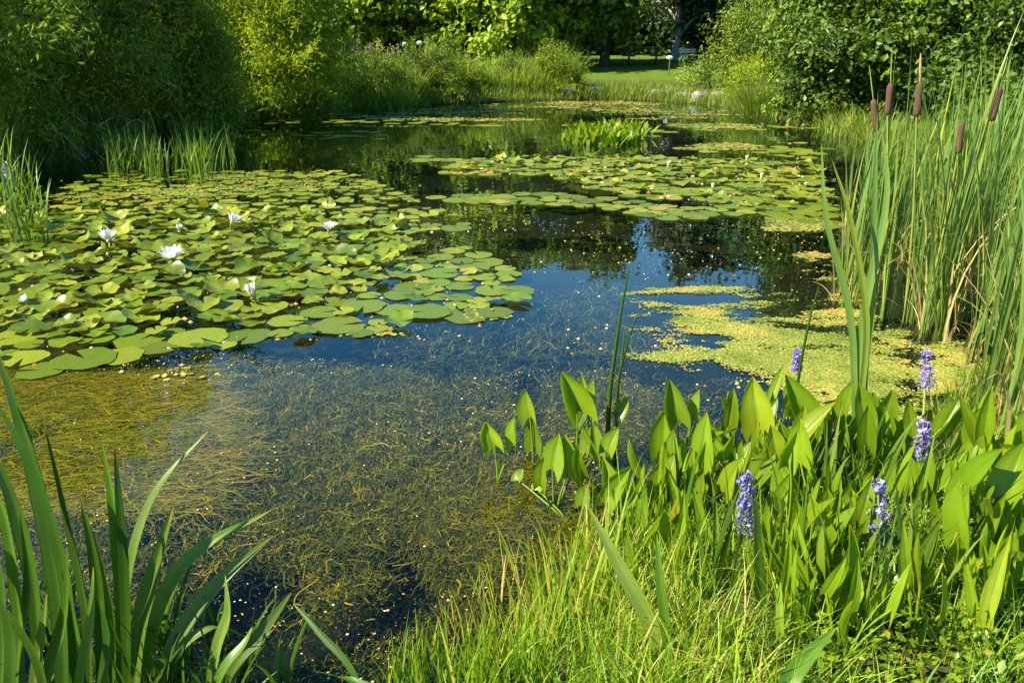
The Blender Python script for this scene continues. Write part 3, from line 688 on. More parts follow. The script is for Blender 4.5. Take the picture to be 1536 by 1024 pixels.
pads = []   # x, y, z, r, kind, tilt, zone
def put_pads(poly, n, r0, r1, zone, mind, kinds, tries=14000):
    got = []
    p = np.array(poly); lo, hi = p.min(0), p.max(0)
    for _ in range(tries):
        if len(got) >= n: break
        x, y = rng.uniform(lo, hi)
        if not inpoly(np.array([x]), np.array([y]), poly)[0]: continue
        r = rng.uniform(r0, r1)
        if any((x - a) ** 2 + (y - b) ** 2 < (mind * (r + c)) ** 2 for a, b, c in got): continue
        if any((x - p[0]) ** 2 + (y - p[1]) ** 2 < (.85 * (r + p[3])) ** 2 for p in pads[:21]): continue
        got.append((x, y, r))
        kd = rng.choice(list(kinds.keys()), p=list(kinds.values()))
        tilt = {'flat': .0, 'wavy': .12, 'curl': .2, 'up': .55}[kd] * rng.uniform(.4, 1.3)
        z = {'flat': .005, 'wavy': .022, 'curl': .035, 'up': .09}[kd] * rng.uniform(.8, 1.4) + .0008 * (len(got) % 7)
        pads.append((x, y, z, r, kd, tilt, zone))
for u, v, r in [(700, 474, .15), (742, 470, .11), (640, 470, .15), (590, 466, .12), (508, 490, .16), (545, 462, .14), (740, 436, .13), (776, 438, .12), (712, 404, .12), (684, 343, .14), (718, 384, .11), (128, 541, .16), (62, 556, .12),
                (178, 536, .13), (36, 540, .12), (372, 505, .13), (300, 508, .16), (660, 412, .14), (690, 430, .1), (480, 470, .12), (430, 484, .11)]:
    q = gp(u, v); pads.append((q.x, q.y, .006 + .004 * (len(pads) % 3), r, 'flat', 0, 'edge'))
put_pads(BED, 520, .055, .112, 'bed', .52, {'flat': .14, 'wavy': .56, 'curl': .25, 'up': .05})
put_pads(EDGE, 90, .06, .15, 'edge', .80, {'flat': .72, 'wavy': .23, 'curl': .05, 'up': .0})
put_pads(MATL, 300, .045, .105, 'mat', .82, {'flat': .86, 'wavy': .14, 'curl': 0, 'up': 0})
put_pads(FARB, 420, .07, .14, 'far', .62, {'flat': .66, 'wavy': .26, 'curl': .08, 'up': 0})
put_pads(FARC, 70, .09, .16, 'far', .8, {'flat': 1, 'wavy': 0, 'curl': 0, 'up': 0})
# loose bands further out
for (u, v, du, dv, n) in [(480, 205, 110, 7, 30), (560, 182, 120, 6, 30), (700, 188, 70, 4, 16), (760, 300, 60, 6, 8), (420, 180, 70, 5, 16), (1090, 190, 120, 6, 40), (1080, 222, 65, 6, 22), (650, 240, 40, 4, 8), (960, 200, 60, 8, 18), (1190, 225, 40, 8, 20)]:
    for _ in range(n):
        q = gp(u + rng.normal() * du * .5, v + rng.normal() * dv * .5)
        pads.append((q.x, q.y, .005 + rng.random() * .003, rng.uniform(.09, .16), 'flat', 0, 'loose'))
P_ = np.array([p[:3] for p in pads]); uu, vv, dd = proj(P_)
vis = (uu > -40) & (uu < 1576) & (vv < 1060)
size = np.array([p[3] for p in pads]) / dd
order = [i for i in np.argsort(-size) if vis[i]]
near = set(order[:300])
LAB = {
    ('bed', 'flat'): 'flat green lily pad squeezed among the lifted leaves of the crowded bed',
    ('bed', 'wavy'): 'wavy edged green lily pad in the crowded bed around the white flowers',
    ('bed', 'curl'): 'lily pad with curled up sides in the crowded bed around the white flowers',
    ('bed', 'up'): 'lily pad standing tilted out of the water in the crowded bed, catching the sun',
    ('edge', 'flat'): 'flat round lily pad floating at the loose front edge of the left bed',
    ('edge', 'wavy'): 'slightly wavy lily pad at the loose front edge of the left bed',
    ('edge', 'curl'): 'curled lily pad at the loose front edge of the left bed',
}
far_mb = MB()
for i, (x, y, z, r, kd, tilt, zone) in enumerate(pads):
    me = PADS[kd][int(rng.integers(len(PADS[kd])))]
    rot = Matrix.Rotation(rng.uniform(0, 6.28), 4, 'Z') @ Matrix.Rotation(tilt, 4, 'X') @ Matrix.Rotation(rng.uniform(0, 6.28), 4, 'Z')
    if i in near:
        o = bpy.data.objects.new('lily_pad', me); C.objects.link(o)
        o.location = (x, y, z); o.rotation_euler = rot.to_euler(); o.scale = (r, r, r)
        tag(o, LAB.get((zone, kd), {'flat': 'small flat lily pad on the duckweed covered water behind the flowers', 'wavy': 'small wavy lily pad on the duckweed covered water behind the flowers'}.get(kd, 'small lifted lily pad beyond the white flowers')), 'lily pad', 'lily pads on the pond')
    else:
        n = len(me.vertices); co = np.empty(n * 3, np.float32); me.vertices.foreach_get('co', co)
        V = co.reshape(-1, 3) * r @ np.array(rot.to_3x3()).T + np.array([x, y, z])
        f = np.empty(len(me.loops), np.int32); me.loops.foreach_get('vertex_index', f)
        far_mb.add(V, f.reshape(-1, 4), np.clip(rng.normal(.45, .22), 0, 1), .5)
tag(far_mb.build('lily_pads', M['pad_far']), 'small far lily pads spread over the middle and back of the pond', 'lily pads', kind='stuff')

# yellowish buds and dead bits on the far bed are part of the debris below
# ------------------------------------------------------------------ white water lilies
def petal_mesh(L, W, cup):
    ns = 7; t = np.linspace(0, 1, ns); w = np.sin(PI * np.clip(t * .86 + .1, 0, 1)) ** .8 * W * .5; w[-1] = W * .03
    V = []
    for k in range(ns):
        for s in (-1, 0, 1):
            V.append((L * t[k], s * w[k], cup * L * t[k] ** 2 * .5 + abs(s) * w[k] * .45))
    i = np.arange(ns - 1) * 3
    F = np.concatenate([np.stack([i, i + 3, i + 4, i + 1], 1), np.stack([i + 1, i + 4, i + 5, i + 2], 1)])
    mb = MB(); mb.add(V, F, .5, np.repeat(t, 3)); return mb.mesh('petal', M['petal'])
PET = petal_mesh(1.0, .36, .5)
ST = MB()
for k in range(26):
    a, r = k * 2.4, .28 * math.sqrt(k / 26)
    d = Vector((math.cos(a) * r, math.sin(a) * r, .0)); tube(ST, [d * .4, d + Vector((0, 0, .42 - r * .3))], [.045, .035], 4)
ST = ST.mesh('stamens', M['stamen'])
def water_lily(label, u, v, h, sz, opening=1.0, tilt=(0, 0)):
    t = thing('water_lily', label, 'flower', gp(u, v, h), 0, 'white water lilies')
    t.rotation_euler = (tilt[0], tilt[1], random.uniform(0, 6))
    s = MB(); tube(s, crom([(0.03, 0, -h - .05), (0, .01, -h * .5), (0, 0, .006)], 6), .007, 6)
    lathe(s, (0, 0, -.012), (0, 0, 1), [(0, .008), (.012, .022), (.02, .012)], 8); s.build('stem', M['stem'], t)
    for ring, (n, el, L) in enumerate([(9, .28, 1.0), (9, .66, .95), (7, 1.02, .82)]):
        for k in range(n):
            o = bpy.data.objects.new('petal', PET); C.objects.link(o); o.parent = t
            e = el + (1 - opening) * (1.30 - el) + random.uniform(-.07, .07)
            o.rotation_euler = (Matrix.Rotation(2 * PI * (k + ring * .5) / n + random.uniform(-.1, .1), 3, 'Z') @ Matrix.Rotation(-e, 3, 'Y')).to_euler()
            q = sz * L * .5 * random.uniform(.92, 1.06); o.scale = (q, q, q)
    o = bpy.data.objects.new('stamens', ST); C.objects.link(o); o.parent = t; o.scale = (sz * .5,) * 3
water_lily('wide open white water lily held highest in the middle of the crowded bed', 258, 388, .09, .235, 1.0)
water_lily('open white water lily left of the highest one, leaning beside a folded pad', 163, 362, .09, .22, .75, (.3, -.3))
water_lily('half closed white water lily nearest the front edge of the bed', 380, 446, .07, .19, .35, (.15, .1))
water_lily('small open white water lily at the right end of the bed', 494, 346, .06, .19, .8)
water_lily('small white water lily at the back of the bed beside lifted pads', 348, 335, .07, .20, .7, (.2, .5))
water_lily('small white water lily behind the highest one, half hidden by pads', 270, 347, .04, .13, .4)
water_lily('small drooping white water lily at the left end of the bed', 42, 454, .05, .12, .5, (.4, .5))
# white far blooms on the right bed
for k, (u, v) in enumerate([(1142, 268), (1002, 250), (1069, 283), (1120, 240)]):
    water_lily(['tiny white bloom brightest in the middle of the far right bed', 'tiny white bloom at the left end of the far right bed', 'tiny white bloom in the front row of the far right bed', 'tiny white bloom at the back of the far right bed'][k], u, v, .06, .13, .3)

# ------------------------------------------------------------------ duckweed, waterweed, specks (masses)
DUCK = [  # centre px, radius px, weight
    (1180, 520, 135, 66, 1.5), (1110, 470, 140, 26, .95), (1240, 555, 120, 66, 1.5), (1260, 470, 70, 60, 1.2), (1300, 560, 90, 90, 1.1), (1040, 500, 120, 75, .8), (1120, 465, 190, 50, .8), (1000, 470, 90, 40, .62), (1360, 640, 110, 60, 1.0), (1420, 560, 80, 60, .9), (1240, 450, 60, 40, .9),
    (300, 290, 260, 36, 1.0), (480, 280, 90, 20, .8), (160, 300, 120, 30, .9), (1210, 330, 70, 25, .85), (1190, 300, 80, 20, .7), (1220, 390, 45, 40, .55),
    (720, 300, 75, 8, .9), (1010, 320, 40, 6, .8), (250, 565, 120, 14, .55), (100, 560, 110, 30, .55), (560, 500, 60, 14, .5), (725, 472, 50, 12, .75), (705, 345, 35, 6, .6)]
DUCKFAR = [(690, 168, 170, 7, 1.0), (870, 160, 190, 9, 1.1), (1010, 172, 160, 9, 1.0), (480, 172, 110, 4, .9), (560, 190, 160, 3, .7), (1080, 190, 120, 6, 1.0), (1075, 221, 80, 7, 1.1), (440, 205, 110, 4, .7), (380, 190, 60, 5, .7), (720, 180, 150, 2.5, .9), (560, 176, 80, 3, .9),
           (660, 250, 50, 4, .7), (1200, 215, 60, 6, .8), (740, 246, 120, 6, .6), (200, 262, 140, 8, .8), (470, 250, 120, 5, .5), (1130, 176, 70, 4, .8)]
def duck_weight(x, y, ell):
    u, v, d = proj(np.stack([x, y, np.zeros_like(x)], 1)); w = np.zeros_like(u)
    for cu, cv, ru, rv, k in ell:
        w = np.maximum(w, k * .84 * (1.25 - ((u - cu) / ru) ** 2 - ((v - cv) / rv) ** 2))
    return w
def fronds(name, label, poly, n, r0, r1, ell, f, mat='duck', z=.004, sides=6):
    xs, ys = scatter_poly(n, poly)
    w = duck_weight(xs, ys, ell); nz = .5 * fbm(xs * .45, ys, 17, f, 4) + .42 * fbm(xs * .4, ys, 57, f * 4.2, 4) + .08 * rng.random(len(xs)); nz = .5 + (nz - .5) * 1.7
    q = (nz - .86 + .50 * np.clip(w, 0, 1.15)) / .30
    keep = (w > 0) & (rng.random(len(xs)) < np.clip(q, 0, 1) ** 1.3 * .95) & (shore_sd(xs, ys) < .03)
    xs, ys = xs[keep], ys[keep]; N = len(xs)
    r = rng.uniform(r0, r1, N); a0 = rng.uniform(0, 6.28, N); ph = np.linspace(0, 2 * PI, sides, endpoint=False)
    rx = r * rng.uniform(.7, 1.2, N)
    tl = rng.normal(0, .12, (N, 2))
    A = a0[:, None] + ph[None]; dx = np.cos(A) * r[:, None]; dy = np.sin(A) * rx[:, None]
    V = np.stack([xs[:, None] + dx, ys[:, None] + dy, z + rng.uniform(0, .003, N)[:, None] + dx * tl[:, :1] + dy * tl[:, 1:]], -1)
    V[..., 2] = np.maximum(V[..., 2], .0012)
    mb = MB(); mb.add(V.reshape(-1, 3), np.arange(N * sides).reshape(N, sides), np.repeat(np.clip(rng.normal(.5, .2, N) + (fbm(xs, ys, 91, f * 1.7) - .5) * 1.3 + (rng.random(N) > .985) * .5, 0, 1), sides), .5)
    return tag(mb.build(name, M[mat], smooth=False), label, 'duckweed', kind='stuff')
fronds('duckweed', 'yellow green duckweed carpet between the pickerelweed and the cattails', pxpoly([(840, 410), (1240, 390), (1500, 470), (1500, 700), (1250, 690), (880, 640)]), 420000, .0038, .0078, DUCK, 2.6)
fronds('duckweed', 'yellow green duckweed film around the pads of the left bed', pxpoly([(-60, 250), (620, 245), (720, 340), (800, 480), (600, 520), (300, 590), (-60, 600)]), 120000, .009, .017, DUCK, 2.0)
fronds('duckweed', 'duckweed film on the water of the right middle by the far bed', pxpoly([(630, 290), (1000, 310), (1150, 290), (1260, 290), (1300, 430), (1160, 440), (1100, 335), (650, 310)]), 60000, .010, .018, DUCK, 1.8)
fronds('duckweed', 'pale bands of duckweed across the far end of the pond', pxpoly([(60, 246), (400, 170), (620, 158), (900, 150), (1100, 163), (1250, 200), (1260, 256), (60, 270)]), 110000, .025, .05, DUCKFAR, .9)

def strands(name, label, poly, n, L0, L1, w, depth, dens_f, thr, heading=None, ns=6, wig=.55, rshift=0.0):
    xs, ys = scatter_poly(n, poly)
    nz = .6 * fbm(xs, ys, 23, dens_f, 3) + .4 * fbm(xs, ys, 29, dens_f * .4, 2); nz = .5 + (nz - .5) * 1.5; keep = (nz > thr + .07 * np.clip((2.15 - ys) * 2, 0, 1) * (xs < .1) - .10 * rng.random(n)) & (shore_sd(xs, ys) < -.04)
    xs, ys, nz = xs[keep], ys[keep], nz[keep]; N = len(xs)
    L = rng.uniform(L0, L1, N); h0 = rng.uniform(0, 2 * PI, N) if heading is None else rng.normal(heading, .6, N)
    hd = h0[:, None] + np.cumsum(rng.normal(0, wig, (N, ns)), 1)
    st = (L / ns)[:, None]
    X = np.concatenate([xs[:, None], xs[:, None] + np.cumsum(np.cos(hd) * st, 1)], 1)
    Y = np.concatenate([ys[:, None], ys[:, None] + np.cumsum(np.sin(hd) * st, 1)], 1)
    d0 = rng.uniform(*depth, N)
    Z = -d0[:, None] + np.cumsum(rng.normal(0, .010, (N, ns + 1)), 1); Z = np.minimum(Z, -.004)
    h2 = np.concatenate([hd[:, :1], hd], 1); t = np.linspace(0, 1, ns + 1)
    ww = (w * np.where(rng.random(N) < .7, rng.uniform(.25, .6, N), rng.uniform(.7, 1.35, N)))[:, None] * (1 - .75 * t[None] ** 2) * .5
    sx, sy = -np.sin(h2) * ww, np.cos(h2) * ww
    V = np.stack([np.stack([X - sx, Y - sy, Z], -1), np.stack([X + sx, Y + sy, Z + ww * .5], -1)], 2)
    V[..., 2] = np.minimum(V[..., 2], -.003)
    i = np.arange(ns); f = np.stack([i * 2, i * 2 + 1, i * 2 + 3, i * 2 + 2], 1)
    F = f[None] + (np.arange(N) * (ns + 1) * 2)[:, None, None]
    mb = MB(); mb.add(V.reshape(-1, 3), F.reshape(-1, 4), np.repeat(np.clip(rng.normal(.42, .22, N) + rshift + (nz - .5) * .3, 0, 1), (ns + 1) * 2), np.tile(np.repeat(t, 2), N))
    return tag(mb.build(name, M['weed'], smooth=False), label, 'waterweed', kind='stuff')
WEEDA = pxpoly([(-100, 560), (330, 530), (520, 540), (700, 560), (900, 540), (1000, 590), (1060, 640), (1000, 790), (800, 850), (640, 960), (560, 1030), (-300, 1030)])
strands('waterweed', 'olive strands of waterweed tangled under the open water in front', WEEDA, 62000, .04, .16, .0050, (.004, .15), 2.4, .46, wig=.8)
WEEDL = pxpoly([(-100, 560), (200, 560), (290, 545), (330, 590), (380, 690), (300, 770), (100, 770), (-200, 800)])
strands('waterweed', 'combed yellowish waterweed lying under the surface below the left bed', WEEDL, 30000, .07, .22, .006, (.004, .05), 1.5, .42, heading=.35, wig=.3, rshift=.14)
strands('waterweed', 'soft short green whorls of waterweed filling the shallow front water', WEEDA, 80000, .02, .06, .0030, (.004, .12), 3.0, .50, ns=3, wig=.9, rshift=.02)
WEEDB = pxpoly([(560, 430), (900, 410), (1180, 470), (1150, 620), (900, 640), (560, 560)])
strands('waterweed', 'sparse deep waterweed under the blue reflecting middle water', WEEDB, 9000, .05, .16, .0045, (.02, .14), 2.4, .55, rshift=-.12)  # strand colour shifted darker, standing in for light lost in the deeper water
WEEDR = pxpoly([(640, 760), (780, 700), (960, 740), (1000, 800), (800, 870), (640, 950)])
strands('waterweed', 'dense golden waterweed close to the grassy bank', WEEDR, 9000, .04, .12, .0045, (.004, .05), 2.5, .46, rshift=.0)

def specks(name, label, poly, n, r0, r1, thr):
    xs, ys = scatter_poly(n, poly); nz = .5 + 1.9 * (.55 * fbm(xs * .6, ys * 1.3, 31, 1.5, 3) + .45 * fbm(xs * .5, ys, 35, 5.0, 3) - .5)
    k = (nz > thr - .25 * rng.random(n)) & (shore_sd(xs, ys) < -.02); xs, ys = xs[k], ys[k]; N = len(xs); sides = 6
    r = r0 + (r1 - r0) * rng.random(N) ** 3.5 * 1.4; A = rng.uniform(0, 6.28, N)[:, None] + np.linspace(0, 2 * PI, sides, endpoint=False)[None]
    e = rng.uniform(.45, 1, N)[:, None]
    rimz = np.full((N, sides), .002)
    V = np.stack([xs[:, None] + np.cos(A) * r[:, None], ys[:, None] + np.sin(A) * r[:, None] * e, rimz], -1)
    T = np.stack([xs, ys, .002 + r * .7], -1)[:, None]
    VV = np.concatenate([V, T], 1).reshape(-1, 3); b = (np.arange(N) * (sides + 1))[:, None, None]
    i = np.arange(sides); f = np.stack([i, (i + 1) % sides, np.full(sides, sides)], 1)
    mb = MB(); mb.add(VV, (b + f[None]).reshape(-1, 3), np.repeat(rng.random(N), sides + 1), .5)
    return tag(mb.build(name, M['speck']), label, 'debris', kind='stuff')
specks('floating_debris', 'white and amber specks of seed and petal drifting on the front water', WEEDA, 6000, .0014, .0040, .62)
specks('floating_debris', 'pale specks of seed and petal drifting on the middle water', pxpoly([(560, 440), (700, 330), (1240, 330), (1240, 470), (1150, 620), (900, 640), (560, 560)]), 1500, .002, .008, .66)
specks('floating_debris', 'withered yellow and brown bits lying over the left lily bed', pxpoly([(-60, 330), (620, 330), (760, 420), (600, 500), (200, 560), (-60, 560)]), 900, .005, .016, .5)
specks('floating_debris', 'yellow buds and brown bits over the far right lily bed', FARB, 700, .012, .035, .5)

# ------------------------------------------------------------------ emergent plants
def blade_thing(name, cat, label, n, L, W, mat, lean, curl, spread, ns=6, fold=.25, group=None, rmean=.4, prof='sword'):
    t = thing(name, label, cat, (0, 0, 0), 0, group)
    mb = MB()
    ribbons(mb, np.column_stack([rng.normal(0, spread, n), rng.normal(0, spread, n), np.full(n, -.05)]), rng.uniform(0, 6.28, n), rng.uniform(*L, n), rng.uniform(.8, 1.2, n) * W, np.abs(rng.normal(0, lean, n)), rng.uniform(*curl, n), ns,
            np.clip(rng.normal(rmean, .22, n), 0, 1), prof=prof, fold=fold)
    mb.build('foliage', M[mat], t)
    return Proto(t)

# cattail stand on the right
GC = 'cattails of the right stand'
cat_p = []
for k in range(9):
    t = thing('cattail', 'leafy cattail', 'cattail', (0, 0, 0), 0, GC)
    n = int(rng.integers(5, 9)); mb = MB()
    az0 = rng.uniform(0, 6.28)
    ribbons(mb, np.column_stack([rng.normal(0, .018, n), rng.normal(0, .018, n), np.full(n, -.06)]), az0 + PI * (np.arange(n) % 2) + rng.normal(0, .3, n), rng.uniform(.7, 1.62, n), rng.uniform(.009, .017, n), np.abs(rng.normal(.05, .05, n)), rng.uniform(.02, .35, n), 9,
            np.clip(rng.normal(.36, .22, n), 0, .92), face=rng.normal(0, .6, n), prof='sword', fold=.3, power=2.2)
    mb.build('foliage', M['cattail'], t)
    m = int(rng.integers(4, 10)); md = MB()
    ribbons(md, np.column_stack([rng.normal(0, .03, m), rng.normal(0, .03, m), np.full(m, -.04)]), rng.uniform(0, 6.28, m), rng.uniform(.25, 1.1, m), rng.uniform(.007, .016, m), np.abs(rng.normal(.12, .12, m)), rng.uniform(.1, 1.6, m), 7, rng.uniform(.86, 1, m), prof='grass')
    md.build('dead_foliage', M['cattail'], t, smooth=False)
    cat_p.append(Proto(t))
ci = 0
def cattail_zone(poly, n, smin, smax, label):
    global ci
    xs, ys = scatter_poly(n, poly)
    for x, y in zip(xs, ys):
        z = max(-.02, float(ground_z(np.array([x]), np.array([y]))[0])) if shore_sd(np.array([x]), np.array([y]))[0] > 0 else 0
        cat_p[ci % 9].place((x, y, z), (rng.normal(0, .05), rng.normal(0, .05), rng.uniform(0, 6.28)), rng.uniform(smin, smax), label, GC); ci += 1
cattail_zone(pxpoly([(1380, 500), (1420, 420), (1500, 380), (1700, 430), (1800, 620), (1540, 640), (1440, 560)]), 72, .9, 1.3, 'leafy cattail in the dense wall of leaves at the right edge')
cattail_zone(pxpoly([(1560, 640), (1760, 620), (1850, 760), (1600, 760)]), 16, .75, 1.0, 'leafy cattail at the right edge beside the pickerelweed')
cattail_zone(pxpoly([(1350, 490), (1400, 400), (1470, 370), (1420, 500)]), 20, .85, 1.1, 'leafy cattail around the straw coloured bases of the stand')
cattail_zone(pxpoly([(1230, 450), (1250, 420), (1350, 400), (1340, 470)]), 9, .8, 1.0, 'leafy cattail in the loose open water side of the stand')
cattail_zone(pxpoly([(1340, 390), (1380, 320), (1600, 300), (1650, 390), (1450, 400)]), 34, .8, 1.05, 'leafy cattail in the back rows of the stand before the bank grass')
cattail_zone(pxpoly([(1245, 330), (1300, 290), (1330, 300), (1320, 380), (1260, 380)]), 8, .55, .8, 'short cattail in the water behind the loose side of the stand')
cattail_zone(pxpoly([(1440, 640), (1560, 600), (1700, 640), (1720, 740), (1500, 720)]), 24, .7, .95, 'leafy cattail low at the right edge between the wall of leaves and the pickerelweed')
drop_unused(cat_p)

def cattail_head(label, u0, v0, u1, v1, Y, base_uv, w=.034, spike_uv=None, thin=True):
    """flowering stem whose brown head runs from pixel u0,v0 (top) to u1,v1 (bottom) at distance Y"""
    top, bot = yp(u0, v0, Y), yp(u1, v1, Y)
    b = gp(*base_uv); b.y = Y + .02; b.z = 0
    t = thing('flowering_cattail', label, 'cattail', b, 0, 'cattails with brown heads')
    a = MB(); tube(a, crom([(0, 0, -.06), tuple((bot - b) * .5 + Vector((.012, 0, 0))), tuple(bot - b)], 10), np.linspace(.0075, .005, 10), 7, .6); a.build('stem', M['stem'], t)
    h = MB(); ax = (top - bot); L = ax.length; r = w * .5
    pr = [(-.004, r * .3), (.004, r * .75), (.014, r * .97), (.03, r * 1.03)] + [(q * L, r * (1.02 + .03 * math.sin(9 * q))) for q in (.3, .5, .7, .85)] + [(L - .012, r * .95), (L - .003, r * .7), (L + .002, r * .3)]
    lathe(h, bot - b, ax, pr, 16); h.build('seed_head', M['head'], t)
    if spike_uv:
        s = yp(*spike_uv, Y); c = MB(); tube(c, crom([tuple(top - b), tuple((top + s) / 2 - b), tuple(s - b)], 7), np.array([.006, .0075, .008, .008, .007, .006, .003]) * (.4 if thin else .9), 7); c.build('spike', M['stem' if thin else 'spike'], t)
    mb = MB(); n = 6
    ribbons(mb, np.column_stack([rng.normal(0, .012, n), rng.normal(0, .012, n), np.full(n, -.05)]), PI * (np.arange(n) % 2) + rng.normal(0, .4, n), rng.uniform(.8, 1.25, n) * (top - b).length, rng.uniform(.014, .02, n), np.abs(rng.normal(.02, .02, n)), rng.uniform(.0, .16, n), 9, np.clip(rng.normal(.4, .2, n), 0, .9), face=rng.normal(0, .4, n), prof='sword', fold=.3, power=2)
    mb.build('foliage', M['cattail'], t)
cattail_head('cattail with the lowest set of the left three brown heads, frayed at the top', 1310, 150, 1315, 197, 4.75, (1318, 480), .036, (1304, 98))
cattail_head('cattail with the brown head second from the left, two thin blades above it', 1336, 126, 1331, 172, 4.75, (1330, 470), .036, (1338, 75))
cattail_head('cattail with an upright brown head topped by a long tan spike', 1380, 125, 1375, 174, 4.7, (1372, 480), .037, (1381, 80), False)
cattail_head('cattail with the shortest lowest brown head, half sunk in the leaves', 1443, 184, 1437, 230, 4.5, (1432, 520), .034)
cattail_head('cattail with the rightmost brown head, leaning right over the leaves', 1500, 131, 1487, 181, 4.4, (1478, 540), .038, (1512, 85))

# reeds at the left, in the water
GR = 'reeds standing in the left water'
reed_p = [blade_thing('water_reed', 'reed', 'reed', 7, (.35, .78), .016, 'reed', .10, (.1, .9), .05, group=GR) for k in range(6)]
for p in reed_p: p.root['category'] = 'reed'
ri = 0
for k in range(46):
    u = rng.uniform(165, 350); v = 262 - 8 * math.sin((u - 165) / 185 * PI) * rng.random() + rng.normal(0, 7)
    u2 = u
    if u > 310: v -= 14
    p = gp(u, v); reed_p[ri % 6].place(p, (0, 0, rng.uniform(0, 6.28)), rng.uniform(.7, 1.1), 'upright green reed in the sunlit clump standing in the water before the dark bank', GR); ri += 1
for k in range(14):
    p = gp(rng.uniform(150, 340), rng.uniform(214, 240)); reed_p[ri % 6].place(p, (0, 0, rng.uniform(0, 6.28)), rng.uniform(.8, 1.2), 'shaded reed in the row behind the sunlit water clump', GR); ri += 1
for k in range(22):
    p = gp(rng.uniform(-60, 62), rng.uniform(300, 385)); reed_p[ri % 6].place(p, (0, 0, rng.uniform(0, 6.28)), rng.uniform(.85, 1.2), 'green reed of the clump at the left edge beside the lily bed', GR); ri += 1
for k in range(16):
    p = gp(rng.uniform(430, 520), rng.uniform(163, 168)); reed_p[ri % 6].place(p, (0, 0, rng.uniform(0, 6.28)), rng.uniform(.7, 1.1), 'pale small reed at the foot of the feathery willow', GR); ri += 1

# leafy island clump in the middle of the pond
GI = 'plants of the leafy island clump'
isl = []
for k in range(5):
    t = thing('water_plant', 'plant', 'water plant', (0, 0, 0), 0, GI); mb = MB(); n = 12
    ribbons(mb, np.column_stack([rng.normal(0, .07, n), rng.normal(0, .07, n), np.full(n, -.02)]), rng.uniform(0, 6.28, n), rng.uniform(.14, .36, n), .07, np.abs(rng.normal(.3, .2, n)), rng.uniform(.1, .7, n), 6, np.clip(rng.normal(.5, .25, n), 0, 1), prof='leaf')
    mb.build('foliage', M['pickerel'], t); isl.append(Proto(t))
for k in range(54):
    a = rng.uniform(0, 6.28); r = math.sqrt(rng.random())
    p = gp(905 + 58 * r * math.cos(a), 208 + 11 * r * math.sin(a))
    isl[k % 5].place(p, (0, 0, rng.uniform(0, 6.28)), rng.uniform(.75, 1.1), 'upright bright leaved water plant of the island clump in the middle of the far water', GI)

# ------------------------------------------------------------------ foreground: pickerelweed
def pickerel_leaf(mb_p, G, B, D, N, L, W, cup, bend, rnd):
    """petiole from G to B, then an arrow-heart blade along D facing N (all relative to the plant)"""
    G, B, D, N = [np.array(list(q), float) for q in (G, B, D, N)]
    D = D / np.linalg.norm(D); N = N - D * (N @ D); N = N / np.linalg.norm(N); S = np.cross(D, N)
    mid = (G + B) / 2 + np.array([(B - G)[0] * -.15, (B - G)[1] * -.15, .02])
    tube(mb_p, crom([G, mid, B + D * L * .06], 6), np.linspace(.0055, .0032, 6), 5, rnd, False)
    nt, ns = 12, 16
    t = np.linspace(0, 1, nt)[:, None]; s = np.linspace(-1, 1, ns + 1)[None]
    w = np.sin(PI * (t * .73 + .27)) ** .85 * W * .5 * (1 + (s > 0) * rng.normal(0, .10) + .05 * np.sin(t * rng.uniform(5, 11) + s * 2 + rng.uniform(0, 6)) * np.abs(s)); w[-1] = W * .01
    lobe = rng.uniform(.14, .40)
    ax = L * (t - lobe * np.abs(s) ** 1.6 * (1 - t) ** 2.2)
    q = np.abs(s)
    P = B + D * ax[..., None] + S * (w * s)[..., None] * (1 - .25 * cup * q[..., None] ** 2) + N * (cup * w * q ** 1.6 + .008 * W * np.sin(6 * t + 3 * s) * 3 - bend * L * t ** 2 + .05 * W * (1 - np.minimum(1, q * 6)) * -1)[..., None]
    i = np.arange(nt - 1)[:, None] * (ns + 1); j = np.arange(ns)[None]
    F = np.stack([i + j, i + j + 1, i + ns + 1 + j + 1, i + ns + 1 + j], -1).reshape(-1, 4)
    mb_p.add(P.reshape(-1, 3), F, np.clip(np.tile(rnd + .07 * (np.arange(ns + 1) % 2) - .12 * (np.arange(ns + 1) == ns // 2), nt) + np.repeat(rng.normal(0, .03, nt), ns + 1), 0, 1), np.repeat(t.ravel(), ns + 1))

def flower_spike(t, foot, a, b, W):
    """violet spike from a (foot) to b (tip) on its own stalk, in plant coordinates"""
    foot, a, b = [np.array(list(q), float) for q in (foot, a, b)]
    m = MB(); tube(m, crom([foot, (foot + a) / 2 + [.01, 0, 0], a, a * .1 + b * .9], 9), np.linspace(.007, .0035, 9), 6, .6)
    st = m.build('flower_stalk', M['stem'], t)
    f = MB(); n = 250; q = rng.random(n); ph = rng.uniform(0, 6.28, n)
    ax = (b - a); L = np.linalg.norm(ax)
    q = (np.floor(q * 13) + rng.random(n) * .55) / 13
    rad = W * .68 * (1.05 - .5 * q) * rng.uniform(.35, 1.25, n)
    P = a + ax * q[:, None] + np.stack([np.cos(ph) * rad, np.sin(ph) * rad, rng.normal(0, .003, n)], 1)
    nr = np.stack([np.cos(ph), np.sin(ph), rng.normal(.2, .5, n)], 1)
    leaves(f, P, nr, rng.uniform(.008, .023, n), .6, np.clip(rng.normal(.5, .3, n), 0, 1), fold=.4)
    f.build('flower_spike', M['violet'], t, smooth=False)

